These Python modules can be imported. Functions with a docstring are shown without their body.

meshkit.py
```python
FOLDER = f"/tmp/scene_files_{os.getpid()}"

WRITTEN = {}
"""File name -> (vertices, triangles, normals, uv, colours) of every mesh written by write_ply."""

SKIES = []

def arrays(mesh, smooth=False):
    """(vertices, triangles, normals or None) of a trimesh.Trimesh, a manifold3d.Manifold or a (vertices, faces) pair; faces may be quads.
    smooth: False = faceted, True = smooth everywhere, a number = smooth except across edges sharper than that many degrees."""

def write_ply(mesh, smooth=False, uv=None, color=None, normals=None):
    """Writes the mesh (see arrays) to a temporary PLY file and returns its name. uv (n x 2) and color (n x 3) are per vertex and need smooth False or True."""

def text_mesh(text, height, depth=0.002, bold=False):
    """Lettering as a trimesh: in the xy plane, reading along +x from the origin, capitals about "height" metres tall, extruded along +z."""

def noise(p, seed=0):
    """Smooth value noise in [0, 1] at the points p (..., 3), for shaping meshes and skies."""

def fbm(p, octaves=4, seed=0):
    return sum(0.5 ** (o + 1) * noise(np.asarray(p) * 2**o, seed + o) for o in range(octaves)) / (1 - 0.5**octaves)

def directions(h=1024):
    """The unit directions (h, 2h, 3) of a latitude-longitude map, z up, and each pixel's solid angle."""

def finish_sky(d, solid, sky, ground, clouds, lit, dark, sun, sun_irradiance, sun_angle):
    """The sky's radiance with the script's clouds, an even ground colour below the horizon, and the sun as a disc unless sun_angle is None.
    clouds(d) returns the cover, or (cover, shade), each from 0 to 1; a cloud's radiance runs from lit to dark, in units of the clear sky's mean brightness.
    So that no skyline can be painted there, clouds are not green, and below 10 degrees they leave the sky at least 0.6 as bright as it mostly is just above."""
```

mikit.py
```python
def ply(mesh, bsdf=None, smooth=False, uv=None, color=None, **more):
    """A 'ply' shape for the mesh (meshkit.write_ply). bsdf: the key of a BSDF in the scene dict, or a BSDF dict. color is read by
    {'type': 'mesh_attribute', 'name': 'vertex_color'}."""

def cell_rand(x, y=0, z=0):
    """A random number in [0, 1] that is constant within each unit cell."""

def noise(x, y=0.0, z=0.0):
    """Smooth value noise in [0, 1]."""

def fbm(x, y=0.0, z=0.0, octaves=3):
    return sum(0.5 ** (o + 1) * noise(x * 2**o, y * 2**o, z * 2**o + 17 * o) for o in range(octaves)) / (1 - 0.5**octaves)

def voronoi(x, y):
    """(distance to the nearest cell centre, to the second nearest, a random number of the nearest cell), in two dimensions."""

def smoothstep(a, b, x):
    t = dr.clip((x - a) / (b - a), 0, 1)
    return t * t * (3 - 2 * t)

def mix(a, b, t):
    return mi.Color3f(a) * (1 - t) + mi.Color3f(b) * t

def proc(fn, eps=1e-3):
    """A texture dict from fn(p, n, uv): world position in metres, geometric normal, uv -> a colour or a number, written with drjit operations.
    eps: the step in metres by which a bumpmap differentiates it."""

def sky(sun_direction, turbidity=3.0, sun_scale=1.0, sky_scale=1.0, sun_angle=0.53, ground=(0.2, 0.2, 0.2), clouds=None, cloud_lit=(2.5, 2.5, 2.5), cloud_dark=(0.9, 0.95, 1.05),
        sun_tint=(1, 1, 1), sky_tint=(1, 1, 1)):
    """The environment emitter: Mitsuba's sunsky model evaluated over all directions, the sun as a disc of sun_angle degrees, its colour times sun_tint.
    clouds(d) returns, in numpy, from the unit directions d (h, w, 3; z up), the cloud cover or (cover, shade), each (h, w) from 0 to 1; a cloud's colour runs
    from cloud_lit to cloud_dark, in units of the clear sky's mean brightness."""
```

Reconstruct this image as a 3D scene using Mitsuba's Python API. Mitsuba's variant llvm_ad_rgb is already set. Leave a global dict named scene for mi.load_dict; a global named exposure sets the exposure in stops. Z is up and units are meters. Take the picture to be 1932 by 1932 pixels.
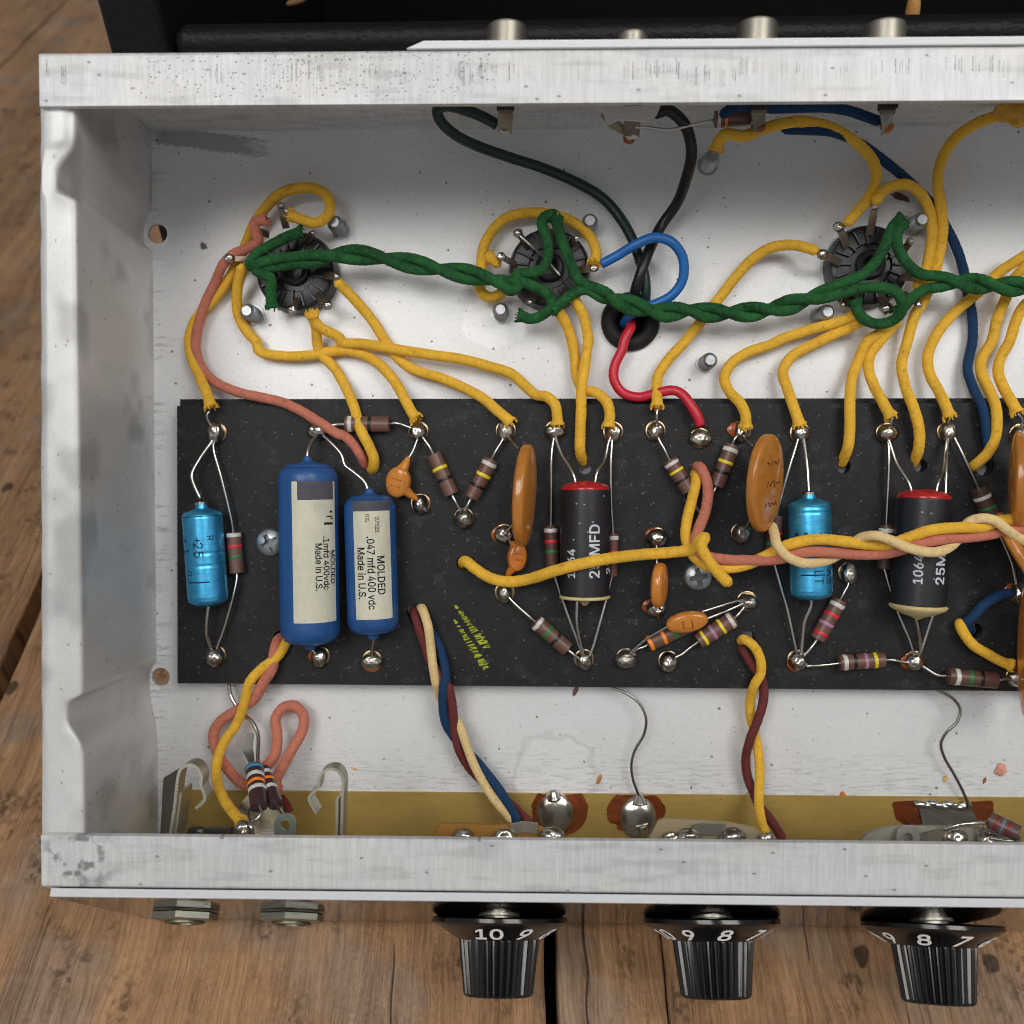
import math, random
import numpy as np, trimesh, mitsuba as mi, drjit as dr, mikit, meshkit
from mikit import proc, noise, fbm, voronoi, cell_rand, smoothstep, mix
from shapely.geometry import Polygon, Point, LineString, box as sbox
from shapely.ops import unary_union
rng = np.random.default_rng(7)
scene, labels, used = {}, {}, set()

# ------------------------------------------------------------------ camera, light, exposure
# everything is laid out in millimetres in the frame of the chassis (x right, y towards the back, z out of
# the open side); the chassis leans, so that frame is turned into the world (z up, table at z = 0) at the end
F = 1937.0                       # focal length in units of a 1932 unit wide picture
CH = 256.0                       # camera above the chassis floor
nd = np.array([44 / F, -66 / F, 1.0]); nd /= np.linalg.norm(nd)
Zc = -nd
Xc = np.array([1, .0019, 0.0]); Xc -= Xc.dot(Zc) * Zc; Xc /= np.linalg.norm(Xc)
Yc = np.cross(Zc, Xc)
M = np.stack([Xc, Yc, Zc], 1)    # chassis -> camera
C = np.array([0, 0, CH])
tv = M.T @ np.array([6 / F, -1792 / F, 1.0]); tv /= np.linalg.norm(tv)     # along the planks, away
xw = np.array([1.0, 0, 0]); xw -= xw.dot(tv) * tv; xw /= np.linalg.norm(xw)
nw = np.cross(xw, tv)
RW = np.stack([xw, tv, nw])      # chassis -> world
O = np.array([0, -111.0, 0]) - nw * 1.5
def W(v): return (np.asarray(v, float) - O) @ RW.T * 1e-3
def UNW(v): return (np.asarray(v, float) * 1e3) @ RW + O

cam_o, cam_f = W(C), RW @ (M.T @ np.array([0, 0, 1.0]))
cam_u = RW @ (M.T @ np.array([0, -1.0, 0]))
scene['camera'] = dict(type='thinlens', fov=2 * math.degrees(math.atan(966 / F)), fov_axis='x', aperture_radius=.0009, focus_distance=.234,
    near_clip=.01, far_clip=20.0, to_world=mi.ScalarTransform4f().look_at(origin=cam_o.tolist(), target=(cam_o + cam_f).tolist(), up=cam_u.tolist()))
exposure = -0.30
scene['room_light'] = dict(type='constant', radiance={'type': 'rgb', 'value': [.36, .366, .375]})
def lamp(key, pos, size, power, label):
    T = mi.ScalarTransform4f()
    scene[key] = dict(type='rectangle', to_world=T.look_at(origin=list(pos), target=[0, .06, .05], up=[0, 1, .01]) @ T.scale([size[0], size[1], 1]),
        emitter={'type': 'area', 'radiance': {'type': 'rgb', 'value': [power, power * .985, power * .95]}})
    labels[key] = dict(label=label, category='lamp')
lamp('ceiling_lamp', (-.50, -.74, 1.32), (.33, .33), 8.2, 'square ceiling lamp hanging above the left of the table')
lamp('ceiling_lamp_001', (.58, -.58, 1.35), (.36, .30), 8.2, 'square ceiling lamp hanging above the right of the table')

# ------------------------------------------------------------------ helpers
def S(r, g, b):
    c = np.array([r, g, b]) / 255.0
    return np.where(c <= .04045, c / 12.92, ((c + .055) / 1.055) ** 2.4)
def ray(px, py): return M.T @ np.array([(px - 966) / F, (py - 966) / F, 1.0])
def at(px, py, z=0.0):
    d = ray(px, py); return C + d * ((z - CH) / d[2])
def at_table(px, py):            # world point of the table under a direction
    d = RW @ ray(px, py); return cam_o + d * (-cam_o[2] / d[2])
def sc(z): return (CH - z) / F   # mm per picture unit at height z
def crop(c, x, y): return 644 * int(c[0]) + x / 3, 644 * int(c[1]) + y / 3
def P(c, x, y, z): return at(*crop(c, x, y), z)
def pts(spec):
    """'10: x,y,z x,y ...' -> points; a missing height is interpolated."""
    c, xy, zs = None, [], []
    for tok in spec.split():
        if tok.endswith(':'): c = tok[:-1]; continue
        v = [float(q) for q in tok.split(',')]
        xy.append(crop(c, v[0], v[1]) if c != 'D' else (v[0], v[1])); zs.append(v[2] if len(v) > 2 else np.nan)
    zs = np.array(zs); i = np.arange(len(zs)); ok = ~np.isnan(zs)
    zs = np.interp(i, i[ok], zs[ok])
    return np.array([at(x, y, z) for (x, y), z in zip(xy, zs)])
def key_for(name, parent=None):
    base = f'{parent}__{name}' if parent else name
    k, i = base, 0
    while k in used: i += 1; k = f'{base}_{i:03d}'
    used.add(k); return k
def thing(name, label, cat, group=None, kind=None):
    k = key_for(name); labels[k] = {'label': label}
    if cat: labels[k]['category'] = cat
    if group: labels[k]['group'] = group
    if kind: labels[k]['kind'] = kind
    return k
def put(name, mesh, bsdf, parent=None, color=None, smooth=False, uv=None, frame='c', key=None, label=None, kind=None):
    if isinstance(mesh, trimesh.Trimesh): mesh = (np.array(mesh.vertices), np.array(mesh.faces))
    v, f = np.asarray(mesh[0], float), np.asarray(mesh[1], int)
    if f.shape[1] == 4: f = np.vstack([f[:, [0, 1, 2]], f[:, [0, 2, 3]]])
    if not isinstance(smooth, bool):
        m = trimesh.graph.smooth_shade(trimesh.Trimesh(v, f, process=True), angle=math.radians(smooth), facet_minarea=None)
        v, f, smooth = np.array(m.vertices), np.array(m.faces), True
    if callable(color): color = color(v)
    elif color is not None:
        color = np.asarray(color, float)
        if color.ndim == 1: color = np.tile(color, (len(v), 1))
    if callable(uv): uv = uv(v)
    k = key or key_for(name, parent)
    scene[k] = mikit.ply((W(v) if frame == 'c' else v, f), bsdf, smooth=smooth, uv=uv, color=None if color is None else np.clip(color, 0, 1))
    if label or kind: labels[k] = {a: b for a, b in (('label', label), ('kind', kind)) if b}
    return k
def join(*ms):
    vs, fs, n = [], [], 0
    for m in ms:
        v, f = (np.array(m.vertices), np.array(m.faces)) if isinstance(m, trimesh.Trimesh) else (np.asarray(m[0]), np.asarray(m[1]))
        if f.shape[1] == 4: f = np.vstack([f[:, [0, 1, 2]], f[:, [0, 2, 3]]])
        vs.append(v); fs.append(f + n); n += len(v)
    return np.vstack(vs), np.vstack(fs)
def unit(v): return np.asarray(v, float) / np.linalg.norm(v)
def spline(p, step):
    """centripetal Catmull-Rom through the points, evenly resampled."""
    p = np.asarray(p, float)
    keep = np.r_[True, np.linalg.norm(np.diff(p, axis=0), axis=1) > 1e-6]; p = p[keep]
    p = np.vstack([2 * p[0] - p[1], p, 2 * p[-1] - p[-2]])
    out = []
    for i in range(1, len(p) - 2):
        q = p[i - 1:i + 3]; t = np.r_[0, np.cumsum(np.maximum(np.linalg.norm(np.diff(q, axis=0), axis=1), 1e-6) ** .5)]
        u = np.linspace(t[1], t[2], 24, endpoint=False)[:, None]
        A = [(t[k + 1] - u) / (t[k + 1] - t[k]) * q[k] + (u - t[k]) / (t[k + 1] - t[k]) * q[k + 1] for k in range(3)]
        B = [(t[k + 2] - u) / (t[k + 2] - t[k]) * A[k] + (u - t[k]) / (t[k + 2] - t[k]) * A[k + 1] for k in range(2)]
        out.append((t[2] - u) / (t[2] - t[1]) * B[0] + (u - t[1]) / (t[2] - t[1]) * B[1])
    out = np.vstack(out + [p[-2:-1]])
    s = np.r_[0, np.cumsum(np.linalg.norm(np.diff(out, axis=0), axis=1))]
    n = max(3, int(s[-1] / step) + 1)
    u = np.linspace(0, s[-1], n)
    return np.stack([np.interp(u, s, out[:, k]) for k in range(3)], 1)
def frames(c):
    t = np.gradient(c, axis=0); t /= np.maximum(np.linalg.norm(t, axis=1, keepdims=True), 1e-9)
    a = np.cross(t[0], [0.3, 0.2, 1.0]); a /= np.linalg.norm(a); N = [a]
    for i in range(1, len(c)):
        a = N[-1] - N[-1].dot(t[i]) * t[i]; N.append(a / np.linalg.norm(a))
    N = np.array(N); return t, N, np.cross(t, N)
def tube(p, r, n=12, step=.6, smooth=True):
    c = spline(p, step) if smooth else np.asarray(p, float)
    t, N, B = frames(c); m = len(c)
    th = np.arange(n) * 2 * np.pi / n
    r = np.broadcast_to(np.asarray(r(np.linspace(0, 1, m)) if callable(r) else r, float), (m,)) if not (isinstance(r, np.ndarray) and r.ndim == 2) else r
    rr = r[:, None] if np.ndim(r) == 1 else r
    v = c[:, None] + rr[..., None] * (np.cos(th)[None, :, None] * N[:, None] + np.sin(th)[None, :, None] * B[:, None])
    v = v.reshape(-1, 3); i = np.arange(m - 1)[:, None] * n; j = np.arange(n)[None]; k = (j + 1) % n
    f = np.stack([i + j, i + k, i + n + k, i + n + j], -1).reshape(-1, 4)
    f = np.vstack([f[:, [0, 1, 2]], f[:, [0, 2, 3]]])
    e = len(v); v = np.vstack([v, c[:1], c[-1:]]); j = np.arange(n); k = (j + 1) % n; b = (m - 1) * n
    f = np.vstack([f, np.stack([k, j, j * 0 + e], 1), np.stack([b + j, b + k, j * 0 + e + 1], 1)])
    return v, f
def lathe(p0, ax, prof, n=32, side=None):
    """profile of (distance along the axis, radius) turned about the axis from p0."""
    ax = unit(ax); a = unit(np.cross(ax, [0, .31, 1.0] if side is None else side)); b = np.cross(ax, a)
    th = np.arange(n) * 2 * np.pi / n
    pr = np.array(prof, float); m = len(pr)
    v = np.asarray(p0) + pr[:, 0, None, None] * ax + pr[:, 1, None, None] * (np.cos(th)[None, :, None] * a + np.sin(th)[None, :, None] * b)
    v = v.reshape(-1, 3); i = np.arange(m - 1)[:, None] * n; j = np.arange(n)[None]; k = (j + 1) % n
    f = np.stack([i + j, i + k, i + n + k, i + n + j], -1).reshape(-1, 4)
    f = np.vstack([f[:, [0, 1, 2]], f[:, [0, 2, 3]]])
    e = len(v); v = np.vstack([v, np.asarray(p0) + pr[0, 0] * ax, np.asarray(p0) + pr[-1, 0] * ax]); j = np.arange(n); k = (j + 1) % n; q = (m - 1) * n
    return v, np.vstack([f, np.stack([k, j, j * 0 + e], 1), np.stack([q + j, q + k, j * 0 + e + 1], 1)])
ICO = {k: trimesh.creation.icosphere(subdivisions=k) for k in (2, 3, 4)}
def blob(c, r, seed=0, amp=.12, sub=3, R=None):
    m = ICO[sub]; u = np.array(m.vertices)
    k = 1 + amp * 2 * (meshkit.fbm(u * 1.6 + seed * 7.3, 3, seed) - .5)
    v = u * np.broadcast_to(np.asarray(r, float), 3) * k[:, None]
    if R is not None: v = v @ np.asarray(R).T
    return v + np.asarray(c), np.array(m.faces)
def bx(lo, hi, bevel=.3):
    lo, hi = np.array(lo, float), np.array(hi, float)
    b = min(bevel, (hi - lo).min() * .45)
    q = []
    for s in np.ndindex(2, 2, 2):
        for k in range(3):
            d = np.full(3, b); d[k] = 0
            q.append([lo[a] + d[a] if s[a] == 0 else hi[a] - d[a] for a in range(3)])
    m = trimesh.convex.convex_hull(np.array(q)); return np.array(m.vertices), np.array(m.faces)
def extr(poly, z0, z1):
    ms = [trimesh.creation.extrude_polygon(g, z1 - z0, engine='earcut') for g in getattr(poly, 'geoms', [poly])]
    v, f = join(*ms); v = v.copy(); v[:, 2] += z0; return v, f
def basis(ax, up=(0, 0, 1.0)):
    ax = unit(ax); s = unit(np.cross(ax, up)); return ax, s, np.cross(s, ax)
def mottle(base, amp=.25, size=.6, seed=1, spots=0.0):
    base = np.asarray(base, float)
    def fn(v):
        a = meshkit.fbm(v / size, 3, seed); b = meshkit.fbm(v / (size * 9), 2, seed + 5)
        k = 1 + amp * 2.2 * (a - .5) + amp * 1.2 * (b - .5)
        if spots: k = k * (1 - spots * np.clip((meshkit.noise(v / (size * 1.7), seed + 9) - .78) * 9, 0, 1))
        return base * k[:, None]
    return fn

# ------------------------------------------------------------------ materials
VC = {'type': 'mesh_attribute', 'name': 'vertex_color'}
def pr(rough, col=VC, metal=0.0, spec=.5, **k):
    return {'type': 'principled', 'base_color': col, 'roughness': rough, 'metallic': metal, 'specular': spec, **k}
def two(b): return {'type': 'twosided', 'bsdf': b}
def bump(tex, b, scale=1.0): return {'type': 'bumpmap', 'arbitrary': tex, 'scale': scale, 'bsdf': b}
def cloth_h(p, n, uv):
    q = p * 1000.0
    return (noise(q.x * 4.1, q.y * 4.1, q.z * 4.1) + .6 * noise(q.x * 8.3, q.y * 8.3, q.z * 8.3)) * 1.0e-4
scene['cloth'] = two(bump(proc(cloth_h, 5e-5), pr(.85, spec=.25, sheen=.35)))
scene['plastic'] = two(pr(.38, spec=.5))
scene['gloss'] = two(pr(.16, spec=.55))
scene['matte'] = two(pr(.65, spec=.3))
scene['metal'] = two(pr(.22, metal=1.0))
scene['solder_dull'] = two(pr(.36, metal=1.0))
scene['satin'] = two(pr(.42, metal=.9))
scene['anodised'] = two(pr(.33, metal=.85, spec=.6))
scene['panel_black'] = {'type': 'principled', 'base_color': {'type': 'rgb', 'value': [.006, .005, .005]}, 'roughness': .05, 'specular': .6}
def alu_c(p, n, uv):              # brushed and stained aluminium of walls and flanges; uv in mm
    u, v = uv.x, uv.y
    base = .57 + .09 * (fbm(u * .05, v * .09) - .5) + .07 * (fbm(u * .9, v * .35, 3) - .5) + .09 * (noise(u * 2.6, v * .18, 6) - .5) + .05 * (noise(u * 5, v * 4, 9) - .5)
    # short rub marks in rows across the flange
    c = dr.floor(u / .42); r = cell_rand(c, 3); r2 = cell_rand(c, 7)
    fx = u / .42 - c
    patch = smoothstep(.36, .6, fbm(u * .16, 4.0))
    vv = v - 78.5 + 2.2 * (noise(u * .3, 1.0) - .5)
    dash = dr.select((r > .58) & (dr.abs(vv - 1.2 * (cell_rand(c, 11) - .5)) < .6 + 1.3 * r2) & (dr.abs(fx - .5) < .17 + .2 * r2), 1.0, 0.0) * (.35 + .65 * noise(u * 2, v * 1.6, 5)) * patch
    d1, d2, rr = voronoi(u * 1.1, v * 1.3)
    speck = dr.select((rr > .55) & (d1 < .22 * (rr - .40) * 2) & (v > 74) & (v < 85) & (u > -78) & (u < -8), 1.0, 0.0) * smoothstep(.3, .5, noise(u * .5, v * .4, 11) + .2)
    m1, m2, m3 = voronoi(u * .23, v * .4)
    rare = dr.select((m3 > .88) & (m1 < .10), 1.0, 0.0)
    # dark scuffs near the front left corner
    sc_ = smoothstep(.46, .72, fbm(u * .55, v * .55, 2)) * smoothstep(11, 3, dr.sqrt(dr.square((u + 92)) + dr.square((v + 77) * 1.1)))
    dirt = smoothstep(.50, .8, fbm(u * .1, v * .6, 21)) * .16
    k = base * (1 - .62 * dash) * (1 - .6 * speck) * (1 - .5 * rare) * (1 - .62 * sc_) * (1 - dirt)
    warm = smoothstep(.45, .7, fbm(u * .07, v * .2, 31))
    return mi.Color3f(k * 1.0, k * (1.0 - .012 * warm), k * (1.02 - .07 * warm))
def wall_c(p, n, uv):
    u, v = uv.x, uv.y
    k = .57 + .12 * (fbm(u * .04, v * .05, 4) - .5) + .08 * (fbm(u * .3, v * .12, 3) - .5) + .05 * (noise(u * 3.5, v * 3.5, 9) - .5)
    st = smoothstep(.52, .75, fbm(u * .07 + 4, v * .06, 14))
    d1, d2, r = voronoi(u * .3, v * .3)
    k *= (1 - .30 * st) * (1 - .5 * dr.select((r > .9) & (d1 < .09), 1.0, 0.0))
    return mi.Color3f(k, k * .995, k * .985)
scene['wall_metal'] = two(pr(.42, col=proc(wall_c), metal=.25, spec=.5))
scene['aluminium'] = two(pr(.44, col=proc(alu_c), metal=.18, spec=.5))
def floor_c(p, n, uv):
    u, v = uv.x, uv.y
    k = .73 + .07 * (fbm(u * .06, v * .06, 4) - .5) + .04 * (noise(u * 5, v * 14, 2) - .5) + .05 * (fbm(u * .5, v * 2.2, 8) - .5)
    d1, d2, r = voronoi(u * .33, v * .33)
    k *= 1 - .55 * dr.select((r > .72) & (d1 < .05 + .12 * (r - .72)), 1.0, 0.0) * cell_rand(r * 913)
    d1, d2, r = voronoi(u * .9, v * .9)
    k *= 1 - .4 * dr.select((r > .72) & (d1 < .09), 1.0, 0.0)
    d1, d2, r = voronoi(u * .11, v * .11)
    k *= 1 - .7 * dr.select((r > .7) & (d1 < .022 + .02 * cell_rand(r * 517)), 1.0, 0.0)
    # rub marks along the left edge and by the brass strip
    band = smoothstep(-91, -96, u + 6 * (noise(v * .35, 2.0) - .5)) * smoothstep(.55, .85, noise(v * 1.9, u * .3, 5)) * noise(v * 6, u * 2, 4)
    k *= 1 - .5 * band
    low = smoothstep(-64, -77, v) * smoothstep(.5, .78, fbm(u * .35, v * 3.2, 7))
    k *= 1 - .22 * low
    # the long grey rub in the back left corner
    x, y = u + 84.0, v - 83.5 + (u + 84.0) * .13
    rub = smoothstep(2.6, 1.9, dr.abs(y) + .9 * (noise(u * 2, v * 3, 1) - .5)) * smoothstep(20, 11, x + 6 * (noise(u * .8, v * 2.5, 3) - .5)) * smoothstep(-13, -9, x)
    k *= 1 - .45 * rub
    ink = smoothstep(.75, .45, dr.sqrt(dr.square(u + 82.7) + dr.square((v - 57.3) * .8)) * .62 + .55 * (noise(u * 1.6, v * 1.6, 12) - .3))
    k *= 1 - .86 * ink
    pat = smoothstep(.0, .25, smoothstep(15.5, 13.5, dr.sqrt(dr.square(u - 84) + dr.square(v - 47)) + 4 * (noise(u * .3, v * .3, 6) - .5)) - smoothstep(13, 14, dr.abs(u - 76) + 0 * v) * .9)
    k *= 1 + .09 * pat
    hx, hy = u - 5.0, v + 74.5
    hd = dr.sqrt(dr.square(hx) + dr.square(hy) * 1.2) + 3.0 * (noise(u * .35, v * .35, 15) - .5)
    halo = smoothstep(11, 10, hd)
    ring = smoothstep(1.2, .2, dr.abs(hd - 10.5))
    k *= 1 + .05 * halo - .13 * ring
    pat2 = smoothstep(6.4, 5.9, dr.sqrt(dr.square(u + 10) * .6 + dr.square(v - 38.5)) + 1.6 * (noise(u * .6, v * .6, 7) - .5))
    k *= 1 + .10 * pat2
    return mi.Color3f(k * .985, k * .99, k)
scene['floor_paint'] = two(pr(.38, col=proc(floor_c), metal=.15, spec=.45))
def board_c(p, n, uv):
    u, v = uv.x, uv.y
    k = .0145 + .008 * (fbm(u * .3, v * .3) - .5) + .008 * (noise(u * 3, v * 3, 2) - .5)
    d1, d2, r = voronoi(u * .42, v * .42)
    s = dr.select((r > .62) & (d1 < .05 + .05 * cell_rand(r * 977)), 1.0, 0.0)
    sm = smoothstep(.64, .8, fbm(u * .25, v * .4, 6)) * noise(u * 4, v * 4, 4)
    k = k + .16 * s * noise(u * 9, v * 9, 3) + .022 * sm
    return mi.Color3f(k * 1.02, k, k * 1.04)
scene['fibre_board'] = two(pr(.5, col=proc(board_c), spec=.22))
def brass_c(p, n, uv):
    u, v = uv.x, uv.y
    k = 1 + .25 * (fbm(u * .12, v * .3) - .5) + .14 * (noise(u * .25, v * 7, 2) - .5)
    d1, d2, r = voronoi(u * .2, v * .4)
    k *= 1 - .4 * dr.select((r > .6) & (d1 < .05), 1.0, 0.0)
    return mi.Color3f(.42 * k, .285 * k, .08 * k)
scene['brass'] = two(pr(.5, col=proc(brass_c), metal=.45, spec=.4))
def wood_c(p, n, uv):             # uv: metres along the planks, shifted per plank
    u, v = uv.x * 1000, uv.y * 1000
    w = u + 2.6 * (fbm(u * .05, v * .018, 3) - .5) * 3 + .7 * (noise(v * .12, u * .1) - .5)
    ring = fbm(w * .21, v * .006, 2); fine = fbm(w * 1.5, v * .05, 5); fib = noise(w * 5.0, v * .22, 7)
    k = .5 + .6 * (ring - .5) + .6 * (fine - .5) + .45 * (fib - .5)
    blotch = fbm(u * .028, v * .02, 12); saw = noise(v * .55, u * .02, 9)
    k += .55 * (blotch - .5) + .10 * (saw - .5)
    c = mix([.16, .080, .036], [.47, .268, .138], dr.clip(k, 0, 1))
    grey = smoothstep(.5, .75, fbm(u * .05, v * .05, 15))
    c = mix(c, mi.Color3f(mi.luminance(c)) * mi.Color3f(1.02, .97, .9), .35 * grey)
    dirt = smoothstep(.55, .8, fbm(u * .12, v * .09, 17)) * smoothstep(.3, .8, fbm(u * .9, v * .7, 19))
    c *= 1 - .6 * dirt
    d1, d2, r = voronoi(u * .035, v * .028)
    c *= 1 - .75 * dr.select(r > .80, smoothstep(.085, .055, d1 + .05 * (noise(u * .5, v * .5, 4) - .5)), 0.0)
    cw = w / 21.0 + .35 * noise(v * .03, dr.floor(w / 60.0), 23)
    crack = smoothstep(.016, .006, dr.abs(cw - dr.floor(cw) - .5)) * smoothstep(.50, .62, noise(u * .05, v * .02, 29))
    c *= 1 - .75 * crack
    return c
def wood_h(p, n, uv):
    u, v = uv.x * 1000, uv.y * 1000
    w = u + 1.2 * (noise(u * .06, v * .02, 3) - .5)
    return (fbm(w * 1.3, v * .06, 5) * .4 + .5 * fbm(u * .35, v * .16, 8) + .22 * noise(u * 2.3, v * 1.1, 3)) * 1e-3
scene['old_wood'] = two(bump(proc(wood_h, 2e-4), pr(.62, col=proc(wood_c), spec=.35)))
def tolex_h(p, n, uv):
    q = p * 1000
    return fbm(q.x * 1.1 + .5 * q.y, q.y * 1.1, q.z * 1.1 + .3 * q.x) * 2.6e-4
scene['tolex'] = two(bump(proc(tolex_h, 2e-4), pr(.5, col={'type': 'rgb', 'value': [.008, .008, .009]}, spec=.22)))
scene['dark_inside'] = two(pr(.8, col={'type': 'rgb', 'value': [.008, .007, .006]}, spec=.2))

# ------------------------------------------------------------------ setting: old plank table
tab = key_for('tabletop'); labels[tab] = {'label': 'old brown plank tabletop with dark gaps between the boards', 'kind': 'structure'}
def px_x(px, py): return at_table(px, py)[0]
gapL, gapM = px_x(35, 1205), px_x(1039, 1850)
wM = (px_x(1050, 1850) - px_x(1026, 1850)) / 2
edges = [(gapL - .55, 0), (gapL - .2, .0006), (gapL, .0027), (gapM, wM), (px_x(1258, 1846), .00018), (px_x(1543, 1800) + .06, .0004), (px_x(1543, 1800) + .30, 0)]
Y0, Y1 = -.11, .9
for i in range(len(edges) - 1):
    (xa, ga), (xb, gb) = edges[i], edges[i + 1]
    ny = 420; ys = np.linspace(Y0, Y1, ny)
    wig = lambda e, k: .0011 * (meshkit.fbm(np.stack([ys * 40, ys * 0 + k * 9.1, ys * 0], 1), 3, 3) - .5) * 2
    lo = xa + ga + wig(xa, i) * (1 if ga > .0001 else 0); hi = xb - gb + wig(xb, i + 1) * (1 if gb > .0001 else 0)
    nx = max(8, int((xb - xa) / .0022))
    u = np.r_[0, .0004 / (xb - xa), np.linspace(.0016 / (xb - xa), 1 - .0016 / (xb - xa), nx), 1 - .0004 / (xb - xa), 1]
    X = lo[:, None] + (hi - lo)[:, None] * u[None]; Y = np.repeat(ys[:, None], len(u), 1)
    q = np.stack([X * 260, Y * 45, X * 0 + i * 5], -1)
    Z = (meshkit.fbm(q, 4, 5) - .5) * .0011 - .0004 + .0009 * (meshkit.noise(np.stack([X * 14, Y * 9, X * 0 + i], -1), 2) - .5)
    Z[:, [0, -1]] -= .0012; Z[:, [1, -2]] -= .0004
    V = np.stack([X, Y, Z], -1)
    V = np.concatenate([V[:, :1] * [1, 1, 0] + [0, 0, -.018], V, V[:, -1:] * [1, 1, 0] + [0, 0, -.018]], 1)
    m = V.shape[1]; a = np.arange(ny - 1)[:, None] * m + np.arange(m - 1)[None]
    f = np.stack([a, a + 1, a + m + 1, a + m], -1).reshape(-1, 4); v = V.reshape(-1, 3)
    put('plank', (v, f), 'old_wood', tab, smooth=True, uv=np.stack([v[:, 0] + .137 * i, v[:, 1] + .31 * i], 1), frame='w')
put('underlay', bx((gapL - .55, Y0, -.03), (edges[-1][0], Y1, -.0185), .001), 'dark_inside', tab, frame='w')

# ------------------------------------------------------------------ the amplifier cabinet behind
cab = thing('amplifier_cabinet', 'black textured amplifier cabinet standing behind the open chassis', 'cabinet')
yB = at(1000, 92, 54)[1]; yBf = at(1000, 243, 0)[1]
YC = W([0, yBf + 4, 0])[1] + .002
def on_cab(px, py, y=None):
    d = RW @ ray(px, py); return cam_o + d * (((YC if y is None else y) - cam_o[1]) / d[1])
xl, xi, zr = on_cab(190, 50)[0], on_cab(318, 60)[0], on_cab(700, 57)[2]
def rbox(lo, hi, r):
    lo, hi = np.array(lo), np.array(hi)
    s = [trimesh.creation.icosphere(subdivisions=2, radius=r).vertices + [lo[k] + r if c[k] == 0 else hi[k] - r for k in range(3)] for c in np.ndindex(2, 2, 2)]
    m = trimesh.convex.convex_hull(np.vstack(s)); return np.array(m.vertices), np.array(m.faces)
XR = .30
put('side_panel', rbox((xl, YC, .0005), (xi - .001, YC + .24, .42), .003), 'tolex', cab, smooth=40, frame='w')
put('bottom_rail', rbox((xi, YC + .0005, .0008), (XR, YC + .009, zr), .0035), 'tolex', cab, smooth=40, frame='w')
put('back_panel', bx((xi, YC + .20, .001), (XR, YC + .212, .42), .001), 'dark_inside', cab, frame='w')
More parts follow.
